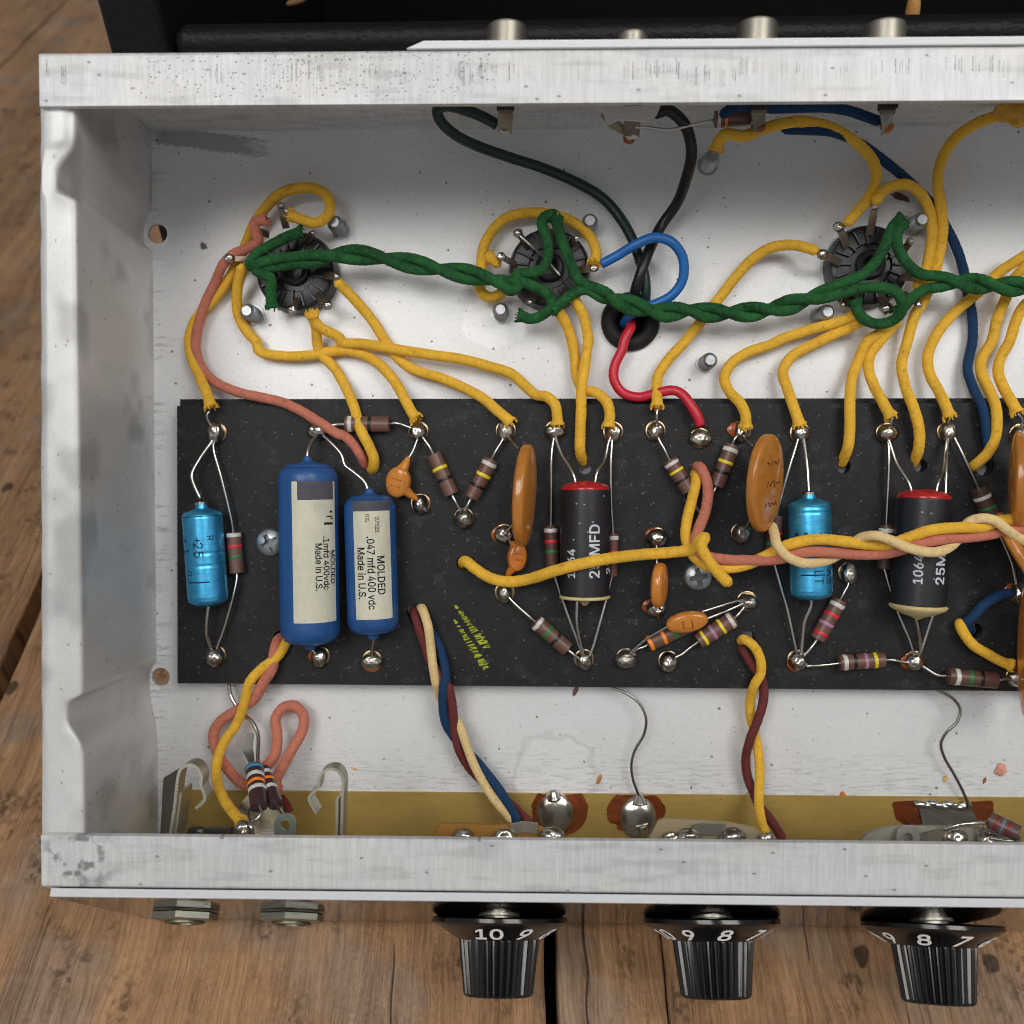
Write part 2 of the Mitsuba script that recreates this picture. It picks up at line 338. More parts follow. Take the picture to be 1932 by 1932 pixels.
put('inner_floor', bx((xi, YC + .018, .06), (XR, YC + .199, .068), .001), 'dark_inside', cab, frame='w')
put('side_panel', rbox((XR + .001, YC, .0005), (XR + .02, YC + .24, .42), .003), 'tolex', cab, smooth=40, frame='w')
put('top_panel', rbox((xl, YC, .4215), (XR + .02, YC + .24, .44), .003), 'tolex', cab, smooth=40, frame='w')
for px, py, a, L, r in ((1722, 22, (.25, -.9), .011, .0018), (560, 2, (.9, .1), .006, .001)):
    c0 = on_cab(px, py, YC + .03); d = np.array([a[0] * .4, 0.02, a[1]])
    d = d / np.linalg.norm(d)
    v, f = blob((0, 0, 0), (r, r, L / 2), 3, .04)
    ax, s, t = basis(d, (0, 1, 0)); Rm = np.stack([s, t, ax], 1)
    put('cable_end' if r > .0015 else 'wood_splinter', (v @ Rm.T + c0, f), 'matte', cab, color=S(205, 150, 90) if r > .0015 else S(120, 90, 60), smooth=True, frame='w')

# ------------------------------------------------------------------ the chassis
H = 54.0; XE = 215.0
ch = thing('chassis', 'open pressed aluminium amplifier chassis lying tilted on the planks', 'chassis')
def profile_x(line, x0, x1, th=.8):
    pg = LineString(line).buffer(th, cap_style=2, join_style=1, quad_segs=6) if True else None
    v, f = extr(pg, x0, x1); return v[:, [2, 0, 1]], f
uvxy = lambda v: np.stack([v[:, 0], v[:, 1] + np.where(v[:, 2] > H - 4, 0, (v[:, 2] - H) * .7)], 1)
xL = at(74, 146, H)[0]
yBi = at(1000, 194.5, H)[1]
put('back_flange', profile_x([(yBi, H - .8), (yB - .8, H - .8), (yBf + .8, 0)], xL, XE), 'aluminium', ch, uv=uvxy)
yFo, yFi, yFb = at(1000, 1685, H)[1], at(1000, 1585, H)[1], at(1000, 1738, 2)[1]
put('front_flange', profile_x([(yFi, H - .8), (yFo + .8, H - .8), (yFb + .8, 0)], at(78, 1635, H)[0], XE), 'aluminium', ch, uv=uvxy)
# front control panel: glossy black plate on the sloping front, its bare edge along the top
sl = unit(np.array([yFb - yFo, -H])); nn = np.array([sl[1], -sl[0]]); nn = nn if nn[0] < 0 else -nn
p0 = np.array([yFo, H]) + nn * .05; 
def quad_x(c, x0, x1): v, f = extr(Polygon(c), x0, x1); return v[:, [2, 0, 1]], f
cp0, cp1 = p0 + nn * .06, p0 + nn * 1.62
xP = at(99, 1690, H)[0]
put('control_panel', quad_x([cp0 + sl * 1.0, cp1 + sl * 1.0, cp1 + sl * 57, cp0 + sl * 57], xP, XE), 'panel_black', ch)
put('panel_edge', quad_x([cp0 - sl * .55, cp1 - sl * .45, cp1 + sl * .9, cp0 + sl * .9], xP, XE), 'matte', ch, color=S(196, 198, 201), label='bare white top edge of the front panel')
v, f = quad_x([(yB + .05, 28), (yB + 1.45, 28), (yB + 1.45, H + .55), (yB + .05, H + .55)], 0, 1)
xb0, xb1 = at(768, 84, H)[0], at(800, 84, H)[0]
v = v.copy(); v[:, 0] = np.where(v[:, 0] < .5, np.where(v[:, 2] > 40, xb0 + np.where(v[:, 1] > yB + .7, xb1 - xb0, 0), xb0), XE)
put('rear_plate', (v, f), 'matte', ch, color=S(222, 224, 224), label='thin white plate along the back of the chassis')
# floor with its holes
xF = at(292, 900, 0)[0]
holes = [(at(297, 441, 0), 2.45), (at(303, 1277, 0), 2.3), (at(1190, 606, 0), 6.0)]
fl = sbox(xF - 6.5, yFb + 1.8, XE, yBf).difference(unary_union([Point(c[0], c[1]).buffer(r, quad_segs=16) for c, r in holes]))
put('floor_panel', extr(fl, -1.4, 0), 'floor_paint', ch, uv=lambda v: v[:, :2])
put('ground_plate', extr(sbox(xF + 1.5, yFb + 3.2, XE - 2, at(1000, 1497, .7)[1]), .02, .7), 'brass', ch, uv=lambda v: v[:, :2], label='dull brass strip along the front of the chassis floor')
# left end wall with its outward lip and two pressed grooves
zl = H - 2.0; ya, yb_ = yFb + 14, yBf - .2
ys = np.linspace(yFo + 1.0, yB - .3, 420)
xo, xr, xf2 = at(74, 900, zl)[0], at(151, 900, zl)[0], xF
gy = [(at(118, 333, zl)[1], 3.9), (at(122, 1352, zl)[1], 3.2)]
def groove(y, t):
    g = 0
    for c, A in gy:
        d = (y - c) * (1 if A > 3.3 else -1); g = g + A * np.exp(-np.where(d < 0, np.abs(d / 3.8) ** 6.0, np.abs(d / 4.4) ** 2.2)) * (1 - .45 * t)
    return g
rows = []
for sgn in (0, 1):               # inner/top skin, outer/under skin
    cols = []
    off = -1.3 * sgn
    e = .25 * (meshkit.noise(np.stack([ys * .25, ys * 0, ys * 0], 1), 4) - .5)
    pad = .5 / (1 + np.exp(-(ys - (yBi - 7.0)) * 2.2))
    pl = lambda a: a + 0 * ys
    xo = at(75.5, 210, zl)[0] + (at(77, 1560, zl)[0] - at(75.5, 210, zl)[0]) * (ys - yB) / (yFo - yB)
    if not sgn: cols.append(np.stack([xo + e, ys, pl(zl - 1.3)], 1))
    cols.append(np.stack([xo + e + (.25 if not sgn else 0), ys, pl(zl + off)], 1))
    for k in (.25, .5, .75, .9): cols.append(np.stack([xo + (xr - 1.2 - groove(ys, 0) - xo) * k, ys, zl + off + (pad if k < .8 else pad * .6) * (1 - sgn)], 1))
    for t in (0.004, .012, .02): cols.append(np.stack([xr - 1.2 + [.5, .95, 1.15][[.004, .012, .02].index(t)] - groove(ys, t) + off, ys, pl(zl + off - [.05, .4, .9][[.004, .012, .02].index(t)])], 1))
    for t in np.linspace(.04, 1, 40):
        bow = .5 * np.sin(np.pi * t) * (meshkit.noise(np.stack([ys * .05, ys * 0 + t * 3, ys * 0], 1), 6) - .5)
        # the sheet curls away at the two corners
        cur = 2.0 * np.exp(-(ys - yFo) / 3.0) * t
        cols.append(np.stack([xr + (xf2 - xr) * t - groove(ys, t) + bow - cur + off, ys + (yBf - yB) * 1.0 * t * np.clip((ys - 40) / 44, 0, 1) + (yFb - yFo) * .9 * t * np.clip((-ys - 40) / 42, 0, 1), pl(zl * (1 - t))], 1))
    Vg = np.stack(cols, 1); m = Vg.shape[1]; a = np.arange(len(ys) - 1)[:, None] * m + np.arange(m - 1)[None]
    rows.append((Vg.reshape(-1, 3), np.stack([a, a + 1, a + m + 1, a + m], -1).reshape(-1, 4)))
put('end_wall', rows[0], 'wall_metal', ch, smooth=True, uv=lambda v: np.stack([v[:, 1] + 140, v[:, 0] * 1.6 - v[:, 2] * 1.0], 1), label='end wall with two pressed grooves and an outward lip')
put('end_wall_back', rows[1], 'wall_metal', ch, smooth=True, uv=lambda v: np.stack([v[:, 1] + 140, v[:, 0] + 10 - v[:, 2]], 1))
put('right_wall', bx((XE - 1.6, yFo + 2, .1), (XE, yB - 2, H - 2), .2), 'aluminium', ch, uv=lambda v: np.stack([v[:, 1] + 300, v[:, 2]], 1))

# ------------------------------------------------------------------ circuit board
ZB = 6.0
bd = thing('circuit_board', 'long black fibre circuit board fixed over the chassis floor', 'circuit board')
hl = {}
for i, (x, y, r) in enumerate([(701, 878, 2.0), (874, 1062, 1.75), (1319, 888, 2.0), (1104, 882, 1.6), (1592, 880, 1.7), (1737, 878, 1.7), (1858, 880, 2.3), (1409, 1206, 2.1), (1840, 1190, 1.8), (530, 1205, 2.0)]):
    hl[i] = Point(*at(x, y, ZB)[:2]).buffer(r)
a, b = at(783, 1154, ZB), at(796, 1180, ZB)
hl[99] = LineString([a[:2], b[:2]]).buffer(2.1)
c4 = [at(334, 766, ZB), at(1932, 760, ZB), at(1932, 1304, ZB), at(335, 1289, ZB)]
dx = (XE - 8 - c4[1][0]) / (c4[1][0] - c4[0][0])
c4[1] = c4[1] + (c4[1] - c4[0]) * dx; c4[2] = c4[2] + (c4[2] - c4[3]) * dx
bp = Polygon([c[:2] for c in c4]).difference(unary_union(list(hl.values())))
put('top_board', extr(bp, ZB - 2.1, ZB), 'fibre_board', bd, uv=lambda v: v[:, :2])
up = [at(344, 754, 2), at(1932, 752, 2), at(1932, 1292, 2), at(346, 1284, 2)]; dx = (XE - 10 - up[1][0]) / (up[1][0] - up[0][0])
up[1] = up[1] + (up[1] - up[0]) * dx; up[2] = up[2] + (up[2] - up[3]) * dx
put('insulating_board', extr(Polygon([c[:2] for c in up]).difference(unary_union([h.buffer(.3) for h in hl.values()])), 1.0, 3.6), 'fibre_board', bd, uv=lambda v: v[:, :2] + 200)
# two crayon strokes
for z0, z1, n, seed in ((crop('11', 645, 1495), crop('11', 825, 1735), 26, 1), (crop('11', 640, 1575), crop('11', 825, 1860), 30, 2)):
    n = int(n * 1.5); p, q = np.array(z0), np.array(z1); u = unit(q - p); s = np.array([-u[1], u[0]]); r_ = np.random.default_rng(seed)
    L = np.linalg.norm(q - p); seg = []
    for k in range(n):
        t = k / n; c = p + (q - p) * (t + .02 * r_.normal()); wd = (3 + 11 * t ** .7) * (.6 + .6 * r_.random())
        d = unit(s * 1.0 - u * (.1 + .5 * r_.random()))
        A, B = c - d * wd * .62, c + d * wd * .62
        seg.append(tube([at(*A, ZB + .03), at(*((A + B) / 2 + r_.normal(size=2)), ZB + .05), at(*B, ZB + .03)], .09 + .05 * r_.random(), 5, .5))
    put('crayon_stroke', join(*seg), 'matte', bd, color=mottle(S(170, 180, 50), .6, .5, 3))

# ------------------------------------------------------------------ wires
YEL, SAL, GRN, CRM = S(226, 176, 60), S(190, 116, 96), S(34, 84, 44), S(222, 194, 140)
NAV, MAR = S(28, 58, 92), S(104, 50, 48)
TIN, DULL, SOLD = S(205, 203, 198), S(150, 148, 144), S(188, 182, 172)
def cloth_mesh(p, r, base, fray=(0, 0), seed=1, amp=.20, fuzz=.5):
    c = spline(p, .38); m = len(c); n = 14
    s = np.linspace(0, 1, m) * np.linalg.norm(np.diff(c, axis=0), axis=1).sum()
    th = np.arange(n) * 2 * np.pi / n
    rr = r * (1 + .03 * (meshkit.fbm(np.stack([s * .5, s * 0 + seed * 3.7, s * 0], 1), 3, 2) - .5) * 2)[:, None] * (1 + .02 * np.cos(th * 4 + s[:, None] * 5.2)) 
    rr = rr * (1 + .035 * (meshkit.noise(np.stack([s[:, None] * 1.5 + 0 * th, np.cos(th) * 1.3 + 0 * s[:, None], np.sin(th) * 1.3 + seed + 0 * s[:, None]], -1), 3) - .5) * 2)
    L = s[-1]
    for k, d in ((0, s), (1, L - s)):
        if fray[k]: rr = rr * (1 + .32 * np.exp(-(d / .9) ** 2))[:, None] * (1 + .10 * np.exp(-(d / .8) ** 2)[:, None] * np.sin(th * 3 + seed)[None, :])
        else: rr = rr * np.clip(np.sqrt(np.clip(d / .8, 0, 1)), .55, 1)[:, None]
    v, f = tube(c, np.asarray(rr), n, smooth=False)
    parts = [(v, f)]
    r_ = np.random.default_rng(seed)
    for k in (0, 1):
        if not fray[k]: continue
        e, d = (c[0], unit(c[0] - c[3])) if k == 0 else (c[-1], unit(c[-1] - c[-4]))
        _, a, b = basis(d)
        for q in range(16):
            t = r_.random() * 6.28; o = (math.cos(t) * a + math.sin(t) * b)
            A = e + o * r * 1.15 - d * .5; B = e + o * r * (1.1 + .3 * r_.random()) + d * (.1 + .8 * r_.random())
            parts.append(tube([A, (A + B) / 2 + o * .1, B], .17, 4, .4))
    # stray fibres along the braid
    for q in range(int(L * fuzz)):
        i = r_.integers(2, m - 3); d = unit(c[i + 1] - c[i]); _, a, b = basis(d); t = r_.random() * 6.28
        o = math.cos(t) * a + math.sin(t) * b; A = c[i] + o * r * .97; B = A + o * (.08 + .25 * r_.random()) + d * (r_.random() - .5) * (1.2 if fuzz < 1 else .7)
        parts.append((np.array([A, A + d * .09, B]), np.array([[0, 1, 2]])))
    return join(*parts), mottle(base, amp, .3, seed, .3)
SEED = [10]
def cloth(name, base, spec, r, label, fray=(0, 0), group=None, cat='wire', bare=None, amp=.20, fuzz=.6):
    SEED[0] += 1
    p = pts(spec) if isinstance(spec, str) else spec
    mesh, col = cloth_mesh(p, r, base, fray, SEED[0], amp, fuzz)
    k = thing(name, label, cat, group)
    if bare is None: put(name, mesh, 'cloth', color=col, smooth=True, key=k)
    else:
        put('sleeve', mesh, 'cloth', k, color=col, smooth=True)
        put('bare_end', tube(pts(bare), .36, 8, .4), 'metal', k, color=mottle(TIN, .2, .6), smooth=True)
    return k
GY = 'yellow cloth wires from the valve sockets'
yw = lambda spec, label, fray=(0, 1), **k: cloth('yellow_wire', YEL, spec, 1.28, label, fray, GY, **k)
# first socket
yw('00: 1640,1215,11 1700,1240,11 1790,1262 1862,1205,9 1852,1112 1780,1066,7 1680,1066 1580,1102,6 1500,1180 1432,1280,5 1385,1400 1345,1480,4 1300,1570 1222,1680,3 1115,1800,2.5 1075,1900 01: 1072,0,2.5 1085,90 1130,200,5 1172,300,9 1195,372,9.4',
   'yellow wire curling over the leftmost socket down to the top left joint', (1, 1), bare='01: 1185,395,9.3 1172,420,9.4 1185,460,8.5 1212,500,7.6')
yw('00: 1372,1500,9 1368,1530,8 1347,1610,6 1340,1700,4 1352,1790,3 1400,1880 1450,1935,3 01: 1470,55,3 1600,84 1750,80,3 1932,52 11: 100,68,3 200,118 290,212,4 350,310,7.6 398,400,8.4 424,436,8.6',
   'yellow wire from the left side of the leftmost socket to beside the horizontal resistor')
yw('00: 1900,1585,9 1945,1630 10: 80,1700,6 180,1820,3.5 250,1932 11: 340,112,3 420,165 550,203,3.5 690,262 800,322,5 880,390,8 945,445,9 962,462,9',
   'yellow wire from the right side of the leftmost socket to above the V-set resistors')
yw('00: 1750,1770,9 1810,1850,7 1920,1910,5 11: 0,6,4 120,14 300,44,5 500,75,5.5 700,105,5 850,146,4 960,182,4 1030,242 1100,302,6 1165,315,8.3 1210,360,9 1222,430,9 1224,474,8.8',
   'longest yellow wire, sweeping from the leftmost socket to the left black capacitor')
yw('00: 1765,1775,9 1790,1860,6 1795,1932,4 01: 1810,60,3 1900,160 11: 0,215,3 40,292 75,380,7 110,500,9.5 160,600,9.6 183,660,9 182,710,7 168,735,3.5',
   'yellow wire crossing over the horizontal resistor into the hole beside the salmon wire', (1, 0))
cloth('salmon_wire', SAL, '00: 1510,1240,12 1440,1262,12 1450,1320,11 1462,1365,10 1400,1405,9 1320,1440,8 1262,1500,7 1218,1600,5 1160,1720,4 1120,1850,3.5 1108,1932 01: 1105,20,3.5 1132,130 1200,218,4 1330,282,5 1500,322,7 1600,346,8 1700,392,8.2 1800,452,8.2 1932,532 11: 0,525,8.2 62,575 110,645,7.5 132,690,5.5 140,715,3',
      1.22, 'salmon pink wire from the leftmost socket down to a hole in the board', (1, 0))
# second socket
yw('10: 1430,1490,9.5 1442,1430,8 1402,1332,6 1320,1262,5 1200,1216,5 1050,1205,5 930,1237,5 852,1310 802,1410,5 790,1520 783,1600,5 800,1662 850,1682,5 905,1660 950,1625,6',
   'yellow wire looped round the left of the middle socket under the green wires', (1, 0))
yw('10: 835,1455,5 865,1478,6.5 895,1500,7.5', 'short frayed yellow wire stub on the left tag of the middle socket', (1, 0))
yw('10: 1215,1740,8 1270,1830,6 1305,1932,4 11: 1322,100,3 1335,210,4 1372,275,5.5 1440,290,8 1500,340,9.2 1520,410,9.2 1512,484,8.8',
   'yellow wire from the middle socket to the joint right of the left black capacitor')
yw('10: 1310,1680,8 1368,1780,7 1390,1870,6 1398,1932,5.5 11: 1394,20,5.5 1378,140,6 1360,260,7.5 1357,400,9.5 1352,520,9.2 1352,620,8 1372,690,3.5',
   'yellow wire from the middle socket into the hole above the red capped capacitor', (0, 0))
# third socket
yw('20: 765,1425,9.5 700,1402,8 620,1387,7 500,1402 400,1462,5 320,1545 240,1645,4 165,1745 95,1832,3.5 20,1925 11: 1932,18,3.5 1852,102,3.5 1795,190,4 1783,270,6 1788,340,9 1788,372,9.3',
   'yellow wire arching left from the third socket and passing under the green pair', (0, 1), bare='11: 1788,380,9.2 1786,420,9.4 1788,470,8.2')
yw('20: 925,1270,11 990,1195,10 1050,1120,8.5 1092,1030,8 1085,930,9 1010,830,11 900,752,14 780,705,17 650,688,20 540,705,22 440,735,24 345,770,25 240,760,25 205,800,24 190,850,23',
   'thick yellow wire curving up from the third socket to the back of the chassis', (0, 1))
yw('20: 1085,1150,11 1130,1088,9.5 1200,1050,8 1275,1047,7 1342,1092 1392,1180,6 1412,1300 1402,1400,6 1385,1500,6 1350,1590,7 1315,1625,8',
   'yellow wire arching over the back of the third socket and down its right side', (0, 0))
yw('20: 1900,640,22 1820,650,20 1700,682,16 1560,765,11 1480,872,8 1445,1000,7 1458,1150,6 1472,1300,6 1450,1450,6.5 1415,1570,6.5 1370,1690,6 1312,1790,5.5 1272,1932,4.5 21: 1240,125,3.5 1258,250,5 1308,380,9.2 1338,500,9.3 1335,610,8 1298,700,3.5',
   'yellow wire from the back right junction running straight down into the sixth hole', (0, 0))
yw('20: 1010,1770,7 900,1815,6 700,1872,5 560,1920,4.5 21: 500,18,4 370,62,3.5 270,132 236,210,3.5 262,282,5 322,345,8 355,415,9.4 357,485,8.8',
   'yellow wire bending widest left from the third socket, ending by the large tan disc')
yw('20: 1050,1795,6.5 960,1845,5.5 830,1905,5 21: 720,28,4 620,84,3.5 567,170 590,260,5 622,355,8.5 648,430,9.3 662,474,9',
   'yellow wire from the third socket to the joint above the right hand bright blue capacitor')
yw('20: 1190,1800,6.5 1120,1880,5.5 1040,1940,5 21: 1000,95,4 960,200,4.5 946,330,8 946,480,9.4 935,600,8.5 893,700,3.5',
   'yellow wire dropping from the third socket into the hole right of the bright blue capacitor', (0, 0))
yw('20: 1230,1800,6.5 1170,1870,5.5 21: 1110,10,5 1060,80,4.5 1052,160,4.5 1080,245,5.5 1130,340,9 1172,415,9.6 1180,428,9.6',
   'yellow wire from the third socket to the joint above the right hand black capacitor', bare='21: 1182,430,9.5 1180,460,9.3 1168,500,8')
yw('20: 1990,1410,9 1932,1450,8 1800,1535,6 1680,1650,5 1560,1750,4.5 1470,1845 1415,1935,4 21: 1385,95,3.5 1400,190,4 1450,282,6 1490,370,9.3 1510,425,9.4',
   'yellow wire crossing under the green pair to the joint with three bare leads', bare='21: 1510,432,9.4 1505,455,9 1500,490,8')
yw('20: 1990,1470,9 1932,1520,8 1870,1585,6 1832,1680,5 1782,1800,4.5 1748,1932,4 21: 1692,100,3.5 1690,180,4 1740,285,6 1776,400,9.3 1770,540,9.4 1725,635,8.5 1655,700,7 1640,712,3.5',
   'yellow wire ending in the same hole as the navy wire', (0, 0))
yw('20: 1990,1690,7 1932,1730,6 1885,1820,5 1850,1932,4.5 21: 1800,92,4 1786,180 1822,272,6 1872,360,9.2 1892,405,9.6',
   'rightmost yellow wire above the board', bare='21: 1895,410,9.5 1920,440,9 1915,500,8')
# plastic covered wires by the rubber grommet
def plain(name, base, spec, r, label, mat='plastic', **k):
    kk = thing(name, label, 'wire', **k); put(name, tube(pts(spec), r, 16, .5), mat, color=mottle(base, .08, 3, 4), smooth=True, key=kk)
plain('dark_green_wire', S(24, 46, 42), '10: 880,705,26 800,662,26 700,622,25 600,598,24 545,620,22 560,682,20 640,760,17 760,822,13 950,890,8 1150,955,5 1350,1042,3.5 1480,1122 1570,1222,3.5 1640,1340,4.5 1685,1460,5.5 1718,1570,6 1722,1680,5 1700,1760,1',
      1.25, 'dark green plastic wire sweeping from the back wall to the rubber grommet')
plain('black_wire', S(20, 20, 23), '10: 1780,640,27 1850,625,26 20: 0,690,25 40,780,22 50,880,19 20,1010,14 10: 1900,1150,8 1822,1262,5.5 1775,1345,6 1730,1450,8 1690,1560,8.5 1655,1680,6 1640,1780,1',
      1.3, 'black plastic wire crossing over the dark green wire into the rubber grommet')
plain('blue_wire', S(28, 98, 168), '10: 1470,1495,9.5 1560,1448,10 1665,1385,11.5 1770,1345,12 1865,1368,12 1925,1440,11 20: 8,1520,10 10: 1925,1600,9 1870,1672,8 1790,1715,7 1710,1745,6.5 1640,1780,5 1600,1830,.5',
      1.17, 'bright blue plastic wire curling beside the middle socket')
plain('red_wire', S(190, 32, 52), '10: 1625,1815,1 1640,1850,4 1605,1915,5 11: 1590,45,5 1547,140,5 1543,215 1590,288,5 1680,316,5.5 1790,292,7 1880,277,8 21: 0,302,8.6 55,375,9.4 90,440,9.5 102,478,9.3',
      1.2, 'red plastic wire from the rubber grommet to the roughest solder joint')
cloth('navy_wire', NAV, '20: 1120,690,24 1050,665,26 950,630,28 840,610,29 700,607,30 500,612,30 350,600,30 260,625,29 215,660,28', 1.15, 'dark navy wire running along the back wall to the rightmost rear terminal')
cloth('navy_wire', NAV, '20: 560,730,18 700,735,18 850,748,15 1000,812,11 1150,918,7 1300,1045,4 1415,1165,3 1500,1300,3 1560,1430,3 1592,1540,2.5 1612,1650,2.5 1640,1800,2.5 1640,1932,2.5 21: 1625,70,2.5 1612,155,3 1645,265,5 1698,380,8.4 1718,500,8.6 1730,600,7.5 1738,690,3', 1.15,
      'navy wire sweeping from behind the thick yellow wire down to a hole on the right')

# ------------------------------------------------------------------ green twisted heater wires
GG = 'green cloth heater wires twisted from socket to socket'
def pair(center, phase, period, R=1.2):
    c = spline(center, .5); t = np.gradient(c, axis=0); t /= np.linalg.norm(t, axis=1, keepdims=True)
    s = np.r_[0, np.cumsum(np.linalg.norm(np.diff(c, axis=0), axis=1))]; s = s / s[-1]
    lat = np.cross([0, 0, 1.0], t); lat /= np.linalg.norm(lat, axis=1, keepdims=True)
    ph = (phase + s * period) * np.pi
    o = R * (np.cos(ph)[:, None] * lat + .85 * np.sin(ph)[:, None] * np.array([0, 0, 1.0]))
    return c + o, c - o                  # 'period' counts half turns
def gw(p, label): cloth('green_wire', GRN, p, 1.27, label, (1, 1), GG, amp=.8, fuzz=14)
cat_ = lambda *a: np.vstack(a)
A1, B1 = pair(pts('D: 575,492,13 640,481,12 700,483,11.5 760,494,11 830,508,11 895,520,11.5 945,532,12 985,545,12'), .1, 4.0)
A1, B1 = (A1, B1) if A1[-1][1] > B1[-1][1] else (B1, A1)     # A1 leaves the twist on its upper side
sk = slice(4, -4, 6)
left_hi, left_lo = (A1, B1) if A1[0][1] > B1[0][1] else (B1, A1)
ends = {}
for s_ in (A1, B1): ends[id(s_)] = s_
loopA = pts('00: 1712,1312,11 1640,1335,11.5 1540,1385,12 1450,1440,12 1415,1505,12 1470,1490,13 1580,1462,13.5 1660,1455,13')
loopB = pts('00: 1540,1735,8.5 1532,1650,10 1530,1570,11.5 1470,1545,12 1450,1530,12 1530,1510,12 1620,1500,12 1680,1490,12')
endUp = pts('10: 1000,1548,11 1080,1545,11 1150,1505,11.5 1172,1420,12 1158,1335,12 1135,1265,11.5 1155,1225,11 1195,1222,10.5')
endDn = pts('10: 1020,1600,11.5 1110,1632,11.5 1170,1668,11 1190,1730,10.5 1140,1782,10 1075,1805,9.5 1005,1785,9')
def lead_for(sx): return (loopA, loopB) if sx is left_hi else (loopB, loopA)
for s_, e_ in ((A1, endUp), (B1, endDn)):
    gw(cat_(lead_for(s_)[0], s_[sk], e_), 'green wire from the leftmost socket ending at the top of the middle socket' if e_ is endUp else 'green wire from the leftmost socket ending curled below the middle socket')
A2, B2 = pair(pts('10: 1450,1655,10.5 1560,1700,9.5 1700,1745,9 1850,1770,8.5 20: 0,1755,8.5 150,1770,9 320,1770,9.5 480,1755,10 620,1722,10.5 780,1672,11.5 870,1640,12'), .12, 6.1)
r0, r1 = (A2, B2) if A2[0][1] > B2[0][1] else (B2, A2)
stTop = pts('10: 1218,1235,11 1238,1330,12 1270,1420,12 1305,1510,11.5 1350,1590,11')
stDn = pts('10: 1195,1752,10 1260,1705,10.5 1320,1655,10.5 1390,1640,10.5')
hi3, lo3 = (A2, B2) if A2[-1][1] > B2[-1][1] else (B2, A2)
e3a = pts('20: 960,1582,12.5 1050,1530,13 1120,1440,13 1165,1340,13 1195,1275,12.5 1240,1240,12')
e3b = pts('20: 990,1635,13 1110,1628,13.5 1195,1645,13.5 1238,1700,13 1235,1770,11.5 1180,1818,10 1090,1832,9.5 1020,1800,9.5 985,1745,9.5 980,1690,10')
for s_ in (A2, B2):
    gw(cat_(stTop if s_ is r0 else stDn, s_[sk], e3a if s_ is hi3 else e3b), ('green wire starting at the top of the middle socket' if s_ is r0 else 'green wire starting below the middle socket') + (' and rising over the third socket' if s_ is hi3 else ' and curling below the third socket'))
A3, B3 = pair(pts('20: 1430,1590,12 1520,1600,12 1620,1602,12 1750,1618,12 1860,1622,12 1990,1620,12 2120,1616,12'), -.05, 3.3)
q0, q1 = (A3, B3) if A3[0][1] > B3[0][1] else (B3, A3)
s3a = pts('20: 1248,1262,12.5 1212,1330,13 1222,1410,13 1270,1490,12.5 1345,1550,12')
s3b = pts('20: 1195,1770,9.5 1245,1740,10 1300,1685,10.5 1370,1640,11')
gw(cat_(s3a, q0[sk]), 'green wire leaving the top of the third socket towards the right edge')
gw(cat_(s3b, q1[sk]), 'green wire leaving the foot of the third socket towards the right edge')

# ------------------------------------------------------------------ loose bundles on and below the board
cloth('yellow_wire', YEL, '01: 1640,1672,3 1625,1700,6.5 1572,1782,8 1482,1852,8 1412,1932,8 02: 1385,110,7 1335,240,6 1272,330,7 1232,430,10 1225,540,14 1260,645,19 1320,735,24 1368,788,27', 1.2, 'yellow wire from under the left blue capacitor to the input jack', (0, 1))
cloth('salmon_wire', SAL, '01: 1610,1672,3 1575,1690,6 1552,1760,7.5 1542,1850,8 1490,1932,7.5 02: 1440,90,6 1350,150,4.5 1252,215,4 1210,285,4 1222,375,5 1270,460,7 1330,535,9 1400,585,11 1450,570,11', 1.3, 'salmon pink wire bowing left round the yellow wire below the board')
cloth('salmon_wire', SAL, '02: 1450,520,9 1500,480,9 1555,410,8 1570,300,6 1560,205,4.5 1605,140,4 1668,132,4 1718,190,4 1712,270,4.5 1652,380,7 1592,490,11 1560,560,13 1585,620,13', 1.3, 'salmon pink wire bent in a narrow loop above the input jack')
cloth('maroon_wire', MAR, '11: 410,1520,3 420,1560,7 442,1630,8 470,1710,8 500,1800,8 560,1900,7.6 12: 602,20,8.6 626,120,7.5 640,260,6 670,385,5 725,480,4 800,560,3.5 870,630,3.5 960,690,5 1020,748,8 1078,805,11', 1.15, 'maroon wire of the three colour bundle left of the crayon mark')
cloth('cream_wire', CRM, '11: 448,1500,3 465,1530,8.2 490,1610,9.4 506,1730,9.4 520,1850,9 535,1932,8 12: 540,20,7 570,100,5 620,180,4.5 668,240,6 700,330,7 745,450,7 800,560,6.5 862,655,7 920,725,9 968,785,12', 1.1, 'cream wire of the three colour bundle left of the crayon mark', amp=.18)
cloth('navy_wire', NAV, '11: 440,1545,3 480,1610,7.2 540,1700,7.5 575,1790,7.5 592,1900,8.5 12: 580,30,9 574,120,8 592,230,6 640,310,4 690,370,3.5 752,430,4 820,510,5 890,600,6 952,700,9 1000,795,13', 1.15, 'navy wire of the three colour bundle left of the crayon mark')
cloth('yellow_wire', YEL, '21: 325,1700,4 350,1688,8.5 402,1725,9.5 440,1800,9.5 442,1880,9.2 22: 410,5,8.5 384,90,5.5 384,190,4 412,300,3.5 428,400,5.5 436,500,6 432,600,7 432,700,10 450,800,15 470,850,19', 1.15, 'yellow wire running down from the board to the second potentiometer')
cloth('maroon_wire', MAR, '21: 320,1720,3.5 345,1755,7 392,1830,7.2 440,1900,7 22: 458,20,6.5 455,110,6.5 422,220,7 382,320,6.5 357,430,4.5 367,530,3.5 400,620,4.5 430,690,7 490,765,12 545,850,17 570,890,19', 1.12, 'maroon wire twisted round the yellow wire that goes to the second potentiometer')
